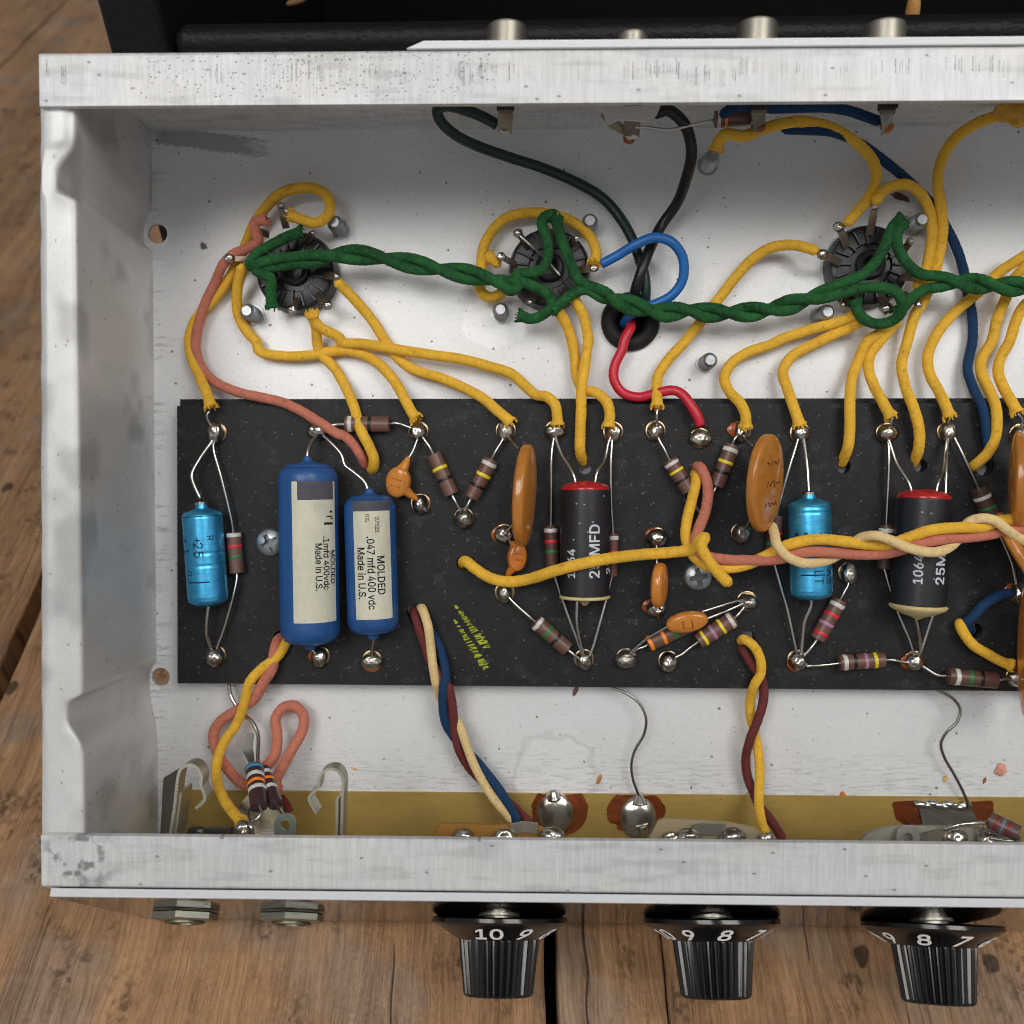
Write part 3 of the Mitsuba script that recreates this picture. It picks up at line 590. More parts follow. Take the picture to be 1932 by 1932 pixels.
# the thick bundle that crosses the board
cloth('yellow_wire', YEL, '11: 680,1265,2 705,1245,7 765,1292,9 850,1342,9.5 950,1361,10 1060,1346,12 1200,1302,17 1350,1262,19.5 1500,1232,19 1700,1207,14 1850,1196,13 21: 0,1188,13.5 60,1180,14.5 95,1130,16.5 125,1110,17.5 105,1160,18.5 150,1245,18.5 215,1325,18 270,1378,17.5', 1.35, 'yellow wire lying across the board over the black capacitor and ending in a blunt tip', (0, 0))
cloth('yellow_wire', YEL, '21: 60,740,3 78,780,8.5 52,900,10 22,1030,11.5 20,1120,12.5 60,1210,13.5 130,1268,14.5 250,1285,15.5 370,1262,16.5 470,1215,17.5 600,1152,19.5 750,1121,21 900,1131,20.5 1050,1150,19.5 1150,1153,20 1260,1118,21.5 1400,1070,23 1550,1055,22.5 1700,1050,20 1800,1015,18.5 1932,1010,18.5 2080,1040,18.5', 1.28, 'yellow wire of the twisted bundle crossing the right half of the board')
cloth('salmon_wire', SAL, '21: 60,715,3 105,720,8.6 143,820,10.5 132,950,12 92,1060,13.5 72,1140,14.5 110,1205,15.5 210,1232,16 350,1240,17 540,1232,18.5 700,1192,20 850,1196,19.5 1000,1206,18.5 1150,1200,19.5 1300,1162,22 1450,1122,22.5 1600,1110,20.5 1750,1090,18.5 1850,1066,18 1932,1080,18 2080,1130,18', 1.28, 'salmon pink wire of the twisted bundle crossing the right half of the board')
cloth('cream_wire', CRM, '21: 505,1040,13 520,1090,17.5 535,1150,20.5 590,1215,21.5 680,1255,21 780,1250,19 860,1222,17.5 940,1170,17 1010,1112,20 1090,1100,22.5 1170,1122,23.5 1260,1162,24.5 1360,1190,24.5 1450,1190,23.5 1530,1150,21 1580,1085,19.5 1610,1030,20.5 1680,1002,21.5 1760,1012,21.5 1830,1062,21 1900,1112,20 2020,1160,19', 1.12, 'cream wire winding round the yellow and salmon bundle', amp=.18)
cloth('navy_wire', NAV, '21: 1640,1640,3 1592,1605,7 1640,1560,8.5 1700,1495,9 1780,1445,9 1870,1420,8.5', 1.25, 'short navy wire bent out of a hole near the right edge of the board')
cloth('yellow_wire', YEL, '21: 1600,1640,3.5 1568,1600,7.5 1585,1640,8.8 1640,1715,9 1730,1772,9 1810,1815,9 1862,1832,8.8', 1.25, 'short yellow wire near the right edge below the navy one', (0, 1))

# ------------------------------------------------------------------ bare ground wires and thin links
def bare(name, spec, r, label, col=TIN):
    kk = thing(name, label, 'wire'); put(name, tube(pts(spec), r, 10, .4), 'metal', color=mottle(col, .2, .8, 3), smooth=True, key=kk)
bare('bare_wire', '12: 1505,15,4.5 1540,30,4.5 1622,66,5 1690,122 1725,205,5 1712,292 1662,382,4 1642,460 1650,545,3 1680,630,2.5 1688,660,2.2', .36, 'thin bare wire bending from under the board to the middle solder lump', S(170, 170, 168))
bare('bare_wire', '22: 1440,42,5 1462,52,5 1532,92,5 1570,152 1552,222,5 1492,282 1462,342,4 1480,420 1532,512,3 1580,602 1612,680,2.2 1615,715,2', .36, 'thin bare wire bending from under the board to the right hand solder patch', S(150, 150, 146))
bare('bare_wire', '02: 1296,10,4 1302,60,4 1325,112 1380,180,4.5 1432,228 1460,295,7 1460,400,10 1458,462,12', .5, 'bare wire bent down to the two striped resistors at the input jack')

# ------------------------------------------------------------------ solder joints on the board
BRN = S(104, 74, 64)
GJ = 'solder joints on the circuit board'
AMB = S(150, 76, 26)
def joint(x, y, label, flux=0.0, fdir=(0, -1), dull=False, r=2.3, lean=(0, -.2), tail=None, rough=False):
    SEED[0] += 1
    k = thing('solder_joint', label, 'solder joint', GJ)
    c = at(x, y, ZB + .6); c[2] = ZB
    put('eyelet', lathe(c, (0, 0, 1), [(.02, 1.5), (.02, 2.5), (.24, 2.54), (.42, 2.4), (.44, 2.0), (.3, 1.6)], 28), 'metal', k, color=mottle(S(172, 150, 120) if not dull else S(120, 108, 96), .25, 1.2, SEED[0]), smooth=True)
    v, f = blob((0, 0, 0), (r, r * 1.02, r * 1.0), SEED[0], .17, 4)
    v = v * [1 + .16 * math.sin(SEED[0] * 2.3), 1 - .12 * math.sin(SEED[0] * 2.3), .94 + .1 * math.cos(SEED[0] * 1.7)] * (.93 + .13 * ((SEED[0] * 37) % 10) / 10) + np.clip(v[:, 2:3], -1, 9) * 0 + c + np.array([lean[0], lean[1], 1.15])
    parts = [(v, f)]
    if tail is not None:
        e = np.array([tail[0], tail[1], 0]); parts.append(tube([c + [0, 0, 1.6], c + e * .6 + [0, 0, 1.9], c + e + [0, 0, 1.5]], lambda t: 1.25 - .85 * t, 14, .3))
    put('solder', join(*parts), 'solder_dull' if dull or SEED[0] % 4 == 1 else 'metal', k, color=mottle(SOLD * (.7 if dull else 1.0), .10, 1.5, SEED[0] + 3, .12), smooth=True)
    if flux:
        fd = unit([fdir[0], fdir[1]])
        v, f = blob((0, 0, 0), (2.2 * min(1, flux + .3), 1.8 * min(1, flux + .4), .42), SEED[0] + 5, .14, 3)
        put('flux_residue', (v + c + np.array([fd[0] * 1.15, fd[1] * 1.15, .5]), f), 'gloss', k, color=mottle(AMB * np.array([1, .9, .8]), .5, .8, SEED[0], .2), smooth=True)
    if rough:
        r_ = np.random.default_rng(5); ps = []
        for q in range(22):
            t = q / 22 * 6.283; rad = 2.9 + .7 * r_.random()
            ps.append(blob(c + [math.cos(t) * rad, math.sin(t) * rad, .1], (.35 + .25 * r_.random(), .3 + .2 * r_.random(), .22), q, .3, 2))
        put('burnt_rim', join(*ps), 'matte', k, color=S(60, 52, 46), smooth=True)
    return c
top = [(408, 816, 'solder joint nearest the top left corner of the board', .0), (600, 812, 'solder joint above the left blue capacitor', .3), (789, 813, 'solder joint right of the horizontal resistor', .35),
       (954, 812, 'solder joint between a resistor and the edge-on tan disc', .35), (1047, 812, 'solder joint at the upper left of the left black capacitor', .25), (1157, 814, 'solder joint at the upper right of the left black capacitor', .35),
       (1237, 812, 'solder joint left of the red wire joint', .2), (1321, 826, 'rough rimmed solder joint holding the red wire', .0), (1398, 812, 'amber stained solder joint above the face-on tan disc', .8),
       (1510, 816, 'solder joint above the right hand bright blue capacitor', .2), (1673, 816, 'solder joint at the upper left of the right black capacitor', .3), (1788, 814, 'solder joint with three bare leads hanging from it', .15), (1925, 818, 'solder joint at the top right edge of the board', .3)]
for i, (x, y, l, fx) in enumerate(top): joint(x, y, l, fx, (.5, -1) if i not in (8,) else (-1, .2), rough=i == 7, r=2.25 if i != 7 else 2.3)
low = [(407, 1237, 'solder joint below the left bright blue capacitor', .35, (0, 1)), (603, 1238, 'solder joint under the foot of the left molded blue capacitor', .5, (-.6, 0)), (701, 1246, 'solder joint below the right molded blue capacitor', .8, (0, -1)),
       (793, 950, 'solder joint at the lower end of the small tan disc', .2, (.7, .3)), (875, 977, 'solder joint where two resistors meet in a V', .0, (0, 1)), (952, 1007, 'amber stained solder joint left of the edge-on tan disc', .9, (-1, 0)),
       (952, 1117, 'solder joint under the small disc and the long yellow wire', .1, (.5, -1)), (1239, 1014, 'lone solder joint right of the left black capacitor', .5, (-1, .6)), (1237, 1147, 'solder joint at the foot of the upright narrow disc', .7, (-1, .2)),
       (1102, 1244, 'solder joint gathering the leads of the left black capacitor', .2, (-.6, .5)), (1181, 1242, 'dull flat solder joint at the left end of the slanted resistors', .0, (0, 1)), (1261, 1247, 'solder joint at the lower end of the yellow banded resistor', .45, (.2, -1)),
       (1398, 1006, 'dull solder joint below the face-on tan disc', .0, (0, 1)), (1410, 1134, 'solder joint at the right end of the slanted resistors', .0, (0, 1)), (1601, 1080, 'solder joint at the upper end of the red banded resistor', .35, (0, -1)),
       (1505, 1245, 'amber stained solder joint below the right hand bright blue capacitor', .9, (-.3, -.8)), (1725, 1247, 'amber stained solder joint below the right black capacitor', .9, (-.8, -.2)), (1918, 1118, 'solder joint at the right edge by the navy wire', .6, (-.5, .2)), (1918, 1277, 'solder joint at the right edge by the yellow wire', .7, (0, 1))]
tails = {3: (1.9, -2.0), 10: (2.4, 1.4), 13: (-3.2, .4), 0: (-.4, -2.2)}
for i, (x, y, l, fx, fd) in enumerate(low): joint(x, y, l, fx, fd, dull=i in (4, 10, 12), tail=tails.get(i))

# ------------------------------------------------------------------ resistors
COL = dict(s=S(200, 198, 192), y=S(226, 204, 40), k=S(28, 24, 26), r=S(206, 40, 50), g=S(46, 110, 58), o=S(240, 132, 34), v=S(166, 116, 150), b=S(60, 136, 176), n=S(120, 40, 34), w=S(104, 104, 116))
def lead(parent, spec, r=.36, name='lead', col=TIN):
    p = pts(spec) if isinstance(spec, str) else spec
    put(name, tube(p, r, 8, .45), 'metal', parent, color=mottle(col, .15, .8, 2), smooth=True)
def resistor(label, a, b, w, bands, leads, body=BRN, z=None):
    """a, b: ends of the body (crop, x, y[, z]); w: width in crop units."""
    SEED[0] += 1
    k = thing('resistor', label, 'resistor', 'banded resistors')
    z0 = (a[3] if len(a) > 3 else ZB + 2.1); z1 = (b[3] if len(b) > 3 else ZB + 2.1)
    A, B = P(a[0], a[1], a[2], z0), P(b[0], b[1], b[2], z1); L = np.linalg.norm(B - A); r = w / 6 * sc((z0 + z1) / 2)
    e = .22
    put('body', lathe(A, B - A, [(0, r * .35), (.04, r - e), (e * .4, r - e * .35), (e, r), (L - e, r), (L - e * .4, r - e * .35), (L - .04, r - e), (L, r * .35)], 28), 'plastic', k, color=mottle(body, .22, 1.1, SEED[0], .2), smooth=35)
    for q, (t, c) in enumerate(bands):
        wd = .036 * L if c != 's' else .045 * L; wd = max(wd, .32)
        n = 36; th = np.arange(n); r_ = np.random.default_rng(SEED[0] * 9 + q)
        v, f = lathe(A + (B - A) * t, B - A, [(-wd, r - .02), (-wd, r + .035), (-wd * .4, r + .05), (wd * .4, r + .05), (wd, r + .035), (wd, r - .02)], n)
        ax = unit(B - A); jit = .07 * meshkit.noise(np.stack([np.cos(th * 6.283 / n) * 2.4 + q, np.sin(th * 6.283 / n) * 2.4, th * 0], 1), SEED[0]) * 2 - .07
        v = v.copy(); v[:6 * n] += np.tile(jit, 6)[:, None] * ax * (2.0 if c in 'kg' else 1.2)
        put('band', (v, f), 'plastic', k, color=mottle(COL[c], .25, .7, SEED[0] + q), smooth=True, label={'s': 'silver', 'y': 'yellow', 'k': 'black', 'r': 'red', 'g': 'green', 'o': 'orange', 'v': 'violet', 'b': 'blue', 'n': 'dark red', 'w': 'grey'}[c] + ' colour band')
    for s in leads: lead(k, s)
resistor('upright resistor with red and green bands beside the left bright blue capacitor', ('01', 1321, 1080), ('01', 1341, 1312), 82, [(.07, 's'), (.34, 'r'), (.61, 'g')], ['01: 1322,1090,8.1 1310,1010,8.4 1255,780,8.8 1208,600,8.6 1215,560,8', '01: 1340,1305,8.1 1340,1350,8.4 1318,1450,8.8 1260,1650,8 1225,1740,7.6'])
resistor('horizontal brown resistor passing under a yellow wire', ('11', 22, 468), ('11', 272, 470), 90, [(.11, 's'), (.56, 'k')], ['11: 30,470,8 -40,472,8.4 01: 1850,495,8.2 1800,500,7.8', '11: 265,466,8.1 320,464,8.6 370,482,8.4 420,500,7.9'])
resistor('left arm of the V of two resistors', ('11', 520, 638), ('11', 626, 868), 86, [(.35, 'y'), (.62, 'k')], ['11: 525,650,8.1 500,600,8.5 470,555,8.3 445,520,7.8', '11: 622,860,8.1 645,905,8.4 668,945,8 682,985,7.6'])
resistor('right arm of the V of two resistors', ('11', 850, 668), ('11', 735, 888), 86, [(.12, 's'), (.40, 'y'), (.68, 'k')], ['11: 846,676,8.1 870,630,8.6 905,570,8.4 928,520,7.8', '11: 738,882,8.1 718,920,8.4 700,955,8 694,985,7.6'])
resistor('resistor half hidden along the left side of the left black capacitor', ('11', 1184, 1040), ('11', 1196, 1282), 76, [(.12, 's'), (.38, 'r'), (.62, 'g')], ['11: 1186,1048,8 1188,900,8.4 1190,640,8.6 1205,530,7.8', '11: 1196,1275,8 1222,1370,8.2 1275,1530,8.3 1330,1680,8.2 1368,1790,7.8'], body=S(84, 56, 50))
resistor('resistor almost hidden along the right side of the left black capacitor', ('11', 1538, 1088), ('11', 1532, 1330), 62, [(.10, 's'), (.42, 'r')], ['11: 1538,1096,8 1527,900,8.4 1528,640,8.6 1535,530,7.8', '11: 1532,1325,8 1510,1420,8.2 1462,1600,8.3 1410,1770,8 1390,1800,7.8'], body=S(110, 70, 66))
resistor('slanted resistor with a green band below the long yellow wire', ('11', 1098, 1586), ('11', 1282, 1745), 88, [(.08, 's'), (.37, 'g'), (.62, 'k')], ['11: 1104,1592,8.1 1060,1555,8.5 975,1478,8.4 935,1430,7.8', '11: 1276,1740,8.1 1305,1765,8.4 1345,1795,8 1370,1805,7.8'])
resistor('slanted resistor with silver and yellow bands below the red wire', ('11', 1856, 672), ('21', 38, 848), 86, [(.11, 's'), (.35, 'y'), (.64, 'k')], ['11: 1862,682,8.1 1835,625,8.6 1800,560,8.4 1785,520,7.8', '21: 34,840,8.1 60,900,8.3 90,960,8 115,1010,7.4'])
resistor('slanted resistor left of the face-on tan disc', ('21', 282, 585), ('21', 190, 822), 86, [(.13, 's'), (.42, 'y'), (.66, 'k')], ['21: 279,594,8.1 296,550,8.6 318,515,7.8', '21: 193,815,8.1 172,860,8.3 140,930,8 125,1000,7.4'])
resistor('resistor mostly hidden behind the right hand bright blue capacitor', ('21', 530, 985), ('21', 508, 1210), 80, [(.45, 'r'), (.72, 'g')], ['21: 530,990,8 560,870,8.4 615,680,8.8 655,545,8', '21: 508,1205,8 525,1280,8.3 590,1510,8.5 640,1740,8 650,1780,7.6'], body=S(84, 56, 50))
resistor('short resistor with two red bands and a violet one', ('21', 890, 1462), ('21', 762, 1688), 86, [(.13, 's'), (.37, 'r'), (.60, 'v'), (.84, 'r')], ['21: 886,1470,8.1 915,1420,8.5 938,1370,8.2 940,1320,7.8', '21: 766,1680,8.1 735,1725,8.3 700,1765,8 665,1795,7.6'])
resistor('horizontal resistor with a yellow band along the foot of the board', ('21', 888, 1820), ('21', 1142, 1802), 88, [(.11, 's'), (.32, 'k'), (.57, 'v'), (.78, 'y')], ['21: 895,1820,8.1 840,1828,8.3 740,1836,8.2 690,1835,7.8 655,1805,7.6', '21: 1135,1802,8.1 1190,1804,8.4 1260,1816,8 1310,1815,7.8'])
resistor('resistor along the left side of the right black capacitor', ('21', 1152, 1040), ('21', 1140, 1290), 80, [(.12, 's')], ['21: 1152,1050,8 1160,880,8.4 1168,640,8.6 1160,540,7.8', '21: 1141,1285,8 1165,1370,8.3 1220,1540,8.4 1290,1710,8.2 1310,1790,7.8'], body=S(84, 56, 50))
resistor('dark slanted resistor right of the right black capacitor', ('21', 1672, 832), ('21', 1770, 1040), 96, [(.24, 's'), (.53, 'g')], ['21: 1678,845,8.2 1655,790,8.6 1590,650,8.6 1535,540,8', '21: 1765,1030,8.2 1800,1110,8.3 1860,1250,8.2 1890,1400,7.6'], body=S(76, 56, 48))
resistor('dark resistor at the bottom right corner of the board', ('21', 1500, 1895), ('22', 1778, -12), 92, [(.17, 's'), (.44, 'g'), (.66, 'k')], ['21: 1510,1895,8.1 1440,1888,8.4 1375,1850,8 1325,1815,7.8', '21: 1770,1918,8.1 1820,1912,8.3 1890,1895,8 1930,1880,7.6'], body=S(92, 66, 56))
resistor('orange banded resistor half hidden by a small tan disc', ('11', 1735, 1715), ('21', 50, 1600), 88, [(.06, 'o'), (.36, 'o'), (.62, 'g')], ['11: 1742,1712,8.1 1715,1728,8.4 1670,1745,8 1620,1785,7.8', '21: 42,1604,8.1 150,1565,9 260,1520,9.2 360,1475,8'])
resistor('slanted resistor with two yellow bands and a violet one', ('21', 292, 1568), ('21', 88, 1700), 92, [(.10, 's'), (.36, 'y'), (.60, 'v'), (.84, 'y')], ['21: 285,1572,8.1 315,1545,8.5 350,1500,8.2 365,1470,7.8', '21: 95,1695,8.1 40,1735,8.4 11: 1932,1768,8.2 1880,1795,7.8 1850,1815,7.6'])
DRK = S(62, 40, 42)
resistor('front one of the two crossed striped resistors at the input jack', ('02', 1440, 478, 18), ('02', 1468, 705, 27), 102, [(.07, 'b'), (.27, 's'), (.44, 'o'), (.60, 's')], ['02: 1440,482,18 1428,455,17.5 1400,470,17 1390,500,16', '02: 1466,700,27 1480,730,28 1455,770,29 1425,790,29'], body=DRK)
resistor('rear one of the two crossed striped resistors at the input jack', ('02', 1488, 492, 16), ('02', 1562, 692, 25), 84, [(.17, 's'), (.36, 'o'), (.58, 's')], ['02: 1490,498,16 1470,465,15 1460,430,13', '02: 1560,690,25 1585,720,27 1600,745,29'], body=DRK)
resistor('brown resistor hanging at the back wall between two rear terminals', ('20', 180, 675, 24), ('20', 385, 660, 24), 92, [(.10, 's'), (.30, 'o')], ['20: 190,675,24 60,705,25 10: 1850,735,26 1720,720,27 1660,720,28', '20: 375,662,24 410,655,25 430,660,27'])
resistor('short dark resistor standing out of the rightmost potentiometer', ('22', 1735, 775, 34), ('22', 1905, 855, 37), 96, [(.25, 'n'), (.45, 'w'), (.65, 'n')], ['22: 1745,780,34 1700,800,34 1690,850,34 1720,880,34', '22: 1890,850,37 1910,885,37 1850,895,36 1740,880,35'], body=S(92, 70, 64))

# ------------------------------------------------------------------ capacitors
def on_cyl(text, A, axis, R, t0, phi, height, down=True, squeeze=1.0, bold=False):
    """lettering wrapped on the cylinder that starts at A; reading along the axis (down) or against it."""
    ax = unit(axis); up = unit(np.array([0, 0, 1.0]) - ax[2] * ax); right = np.cross(up, ax) * -1
    right = right if right[0] > 0 else -right
    m = meshkit.text_mesh(text, height, .04, bold)
    for _ in range(2): m = m.subdivide_to_size(.5) if hasattr(m, 'subdivide_to_size') else m
    v = np.array(m.vertices); s = 1 if down else -1
    ang = phi + s * (v[:, 1] - height / 2) / R
    w = np.asarray(A) + (t0 + s * v[:, 0] * squeeze)[:, None] * ax + ((R + .012 + v[:, 2]))[:, None] * (np.cos(ang)[:, None] * up + np.sin(ang)[:, None] * right)
    return w, np.array(m.faces)
def patch(A, axis, R, t0, t1, p0, p1, lift=.03, nt=24, np_=20):
    ax = unit(axis); up = unit(np.array([0, 0, 1.0]) - ax[2] * ax); right = np.cross(up, ax); right = right if right[0] > 0 else -right
    t, p = np.meshgrid(np.linspace(t0, t1, nt), np.linspace(p0, p1, np_), indexing='ij')
    def lay(r): return (np.asarray(A) + t[..., None] * ax + r * (np.cos(p)[..., None] * up + np.sin(p)[..., None] * right)).reshape(-1, 3)
    v = np.vstack([lay(R + lift), lay(R - .05)]); m = nt * np_
    a = (np.arange(nt - 1)[:, None] * np_ + np.arange(np_ - 1)[None]).reshape(-1); q = np.stack([a, a + 1, a + np_ + 1, a + np_], 1)
    return v, np.vstack([q[:, [0, 1, 2]], q[:, [0, 2, 3]]])
# two bright blue aluminium cans
SKY = S(84, 192, 246)
def can(label, a, b, w, z, top_leads, prints, rings):
    k = thing('electrolytic_capacitor', label, 'capacitor', 'bright blue electrolytic capacitors')
    A, B = P(a[0], a[1], a[2], z), P(b[0], b[1], b[2], z); ax = unit(B - A); L = np.linalg.norm(B - A); R = w / 6 * sc(z + 1)
    pr_ = [(0, .8), (.0, R * .42), (.35, R * .55), (.9, R * .86), (1.5, R * .97), (2.0, R)]
    for q in rings: pr_ += [(q * L - .3, R), (q * L, R - .16), (q * L + .3, R)]
    pr_ += [(L - 1.3, R), (L - .9, R - .22), (L - .5, R - .05), (L, R * .84), (L + .7, R * .62), (L + .8, .5)]
    def col(v):
        t = (v - A) @ ax; n = meshkit.noise(np.stack([t * 3.0, v[:, 0] * .5, v[:, 2] * .5], 1), 4); g = meshkit.fbm(v * .9, 3, 8)
        return SKY * (1 + .35 * (n - .5) + .4 * (g - .5))[:, None]
    # the skin is cut finely along the can so that its brushing shows
    fine = [pr_[0]]
    for p, q in zip(pr_[:-1], pr_[1:]):
        n = max(1, int((q[0] - p[0]) / .35))
        fine += [(p[0] + (q[0] - p[0]) * i / n, p[1] + (q[1] - p[1]) * i / n) for i in range(1, n + 1)]
    put('can', lathe(A, ax, fine, 64), 'anodised', k, color=col, smooth=True)
    put('collar', lathe(A, -ax, [(-.2, R * .33), (.9, R * .31), (1.0, R * .31)], 32), 'anodised', k, color=SKY * .9, smooth=40)
    put('seal', lathe(A, -ax, [(.9, R * .2), (.9, R * .335), (1.5, R * .335), (1.75, R * .24), (1.8, .3)], 32), 'metal', k, color=TIN, smooth=40)
    put('print', join(*[on_cyl(t, A, ax, R, t0 * L, ph, h, dn) for t, t0, ph, h, dn in prints], *[patch(A, ax, R, t0 * L, t0 * L + .32, p0, p1, .02) for t0, p0, p1 in [(.76, -.75, .45)]]), 'matte', k, color=S(20, 40, 70))
    for s in top_leads: lead(k, s, .42)
can('left bright blue electrolytic capacitor at the board end', ('01', 1142, 945), ('01', 1180, 1478), 226, ZB + 5.0,
    ['01: 1135,890,11.2 1100,815,11 1086,755,10.5 1128,670,9.5 1190,580,8.5 1212,540,7.8', '01: 1184,1480,11 1172,1570,10.5 1170,1660,9.5 1195,1740,8'],
    [('25', .34, .0, 2.3, True), ('+', .29, .02, 2.0, True), ('+', .29, -.75, 2.0, True), ('1', .40, -.75, 2.0, True), ('R', .28, .62, 1.6, True), ('D', .70, -.62, 1.6, False)], (.08, .47, .60))
can('right bright blue electrolytic capacitor under the twisted bundle', ('21', 716, 888), ('21', 729, 1442), 234, ZB + 5.0,
    ['21: 714,862,11.2 706,720,10.5 692,600,9 682,530,8', '21: 728,1445,11 725,1500,10.5 690,1590,9.5 678,1690,8.6 670,1770,8'],
    [('+', .33, .28, 2.2, True), ('•', .32, -.38, 2.4, True), ('•', .32, -.85, 2.4, True), ('+', .33, .85, 2.0, True), ('LT', .71, .12, 2.2, True), ('AS', .71, .72, 2.0, True)], (.09, .14))
# two blue moulded tubular ones with paper labels
BLU = S(34, 78, 134); PAP = S(200, 197, 178)
def moulded(label, a, b, w, z, leads, lab, texts, grey, dark):
    k = thing('film_capacitor', label, 'capacitor', 'dark blue molded capacitors')
    A, B = P(a[0], a[1], a[2], z), P(b[0], b[1], b[2], z); ax = unit(B - A); L = np.linalg.norm(B - A); R = w / 6 * sc(z + 1.5)
    pr_ = [(-1.7, .5), (-1.5, .9), (-.5, 1.25), (0, 2.4)] + [(R * .55 * (1 - math.cos(q)) , 2.4 + (R - 2.4) * math.sin(q) ** .8) for q in np.linspace(.15, 1.45, 9)] + [(R * .6, R), (L - R * .6 - .12, R), (L - R * .6, R + .10), (L - R * .6 + .12, R)]
    pr_ += [(L - R * .55 * (1 - math.cos(q)), 2.4 + (R - 2.4) * math.sin(q) ** .8) for q in np.linspace(1.45, .15, 9)] + [(L, 2.4), (L + .4, 1.5), (L + 1.3, 1.2), (L + 1.5, .4)]
    v, f = lathe(A, ax, pr_, 56)
    v = v + .12 * (meshkit.fbm(v * .8, 3, 3) - .5)[:, None] * np.array([1, 1, 1])
    # thin moulding flash round both shoulders
    th = np.linspace(0, 6.283, 90)
    fl_ = []
    for t0, r0 in ((R * .18, R * .80), (L - R * .18, R * .80)):
        h = .25 + .5 * meshkit.noise(np.stack([np.cos(th) * 5, np.sin(th) * 5, th * 0 + t0], 1), 3)
        _, s1, s2 = basis(ax)
        ring = np.asarray(A) + t0 * ax + (r0 * 1.0) * (np.cos(th)[:, None] * s1 + np.sin(th)[:, None] * s2)
        outr = np.asarray(A) + (t0 - .2 * np.sign(L / 2 - t0)) * ax + ((r0 + h))[:, None] * (np.cos(th)[:, None] * s1 + np.sin(th)[:, None] * s2)
        n = len(th); i = np.arange(n - 1); fl_.append((np.vstack([ring, outr]), np.stack([i, i + 1, i + 1 + n, i + n], 1)))
    put('body', join((v, f), *fl_), 'plastic', k, color=mottle(BLU, .25, 1.6, 4, .1), smooth=40)
    put('paper_label', patch(A, ax, R, *lab, .07), 'matte', k, color=mottle(PAP, .14, 1.0, 3, .12), smooth=True)
    put('grey_mark', patch(A, ax, R, *grey, .11), 'matte', k, color=mottle(S(78, 76, 84), .3, 1.2, 3), smooth=True)
    put('lettering', join(*[on_cyl(t, A, ax, R + .08, t0, ph, h, True, sq, True) for t, t0, ph, h, sq in texts], *[patch(A, ax, R, *d, .13, 4, 4) for d in dark]), 'matte', k, color=S(26, 26, 34))
    for s in leads: lead(k, s, .42)
moulded('left and larger dark blue molded capacitor covering the screw', ('01', 1741, 690), ('01', 1757, 1712), 336, ZB + 6.6,
    ['01: 1738,672,12.6 1742,620,12 1760,570,10.5 1795,530,8.5', '01: 1757,1730,12 1790,1770,9 1810,1785,7.6'],
    (4.3, 37.3, -.34, 1.26), [('MOLDED', 20.4, 1.10, 1.45, .95), ('.1mfd 400vdc', 17.0, .82, 1.6, .86), ('Made in U.S.', 18.6, .54, 1.6, .86)], (4.25, 8.6, -.14, 1.16), [(12.4, 12.7, .84, 1.12), (12.9, 13.2, 1.0, 1.12), (13.9, 14.5, .74, 1.12), (11.2, 11.7, .98, 1.1)])
moulded('right and shorter dark blue molded capacitor with the fully visible label', ('11', 158, 872), ('11', 182, 1652), 292, ZB + 5.7,
    ['11: 154,862,11.4 135,800,11 70,740,10.5 20,700,10.2 01: 1932,640,9.8 1870,570,9 1815,520,8', '11: 185,1655,11 182,1700,10 172,1750,8.6 170,1790,7.8'],
    (3.6, 29.0, -.52, 1.0), [('MOLDED', 14.0, .53, 1.8, .88), ('.047 mfd 400 vdc', 9.4, .16, 1.75, .84), ('Made in U.S.', 11.9, -.22, 1.75, .86), ('OUTSIDE', 4.9, .42, 1.0, .6), ('FOIL', 4.2, .06, .9, .7)], (1.15, 3.5, -.52, 1.0), [])
# two black dual capacitors
BLK = S(30, 31, 36)
def black_can(label, a, b, w, z, leads, texts, dome, foot, spots):
    k = thing('dual_capacitor', label, 'capacitor', 'black capacitors with red tops')
    A, B = P(a[0], a[1], a[2], z), P(b[0], b[1], b[2], z); ax = unit(B - A); L = np.linalg.norm(B - A); R = w / 6 * sc(z + 1)
    put('sleeve', lathe(A, ax, [(.2, R * .9), (0, R - .15), (.25, R), (L - .2, R), (L, R - .15), (L - .2, R * .9)], 64), 'plastic', k, color=mottle(BLK, .18, 2.2, 5), smooth=35)
    put('red_top', lathe(A, -ax, [(-.5, R * .9), (-.1, R - .2), (.7, R - .3), (1.3, R * .82), (1.9, R * .5), (2.1, R * .2), (2.15, .2)], 48), 'gloss', k, color=mottle(S(170, 34, 38), .2, 1.0, 3), smooth=True)
    put('foot_disc', lathe(B, ax, [(-.3, R * .9), (.05, R - .05), (.5, R + .25 + foot * .2), (.8 + foot * .4, R - .2), (1.0 + foot * 1.3, R * .62), (1.3 + foot * 1.7, R * .25), (2.4 + foot * 1.2, .55), (2.5 + foot * 1.2, .3)], 48), 'plastic', k, color=mottle(S(196, 178, 126), .16, 1.1, 3), smooth=True)
    put('lettering', join(*[on_cyl(t, A, ax, R, t0 * L, ph, h, False, 1.0, True) for t, t0, ph, h in texts], *[patch(A, ax, R, q[0] * L, q[0] * L + .2, q[1], q[1] + .06, .015, 3, 3) for q in spots]), 'matte', k, color=S(196, 200, 206))
    for s in leads: lead(k, s, .38)
rs = np.random.default_rng(3); sp = [(rs.uniform(.05, .9), rs.uniform(-.8, .8)) for _ in range(12)]
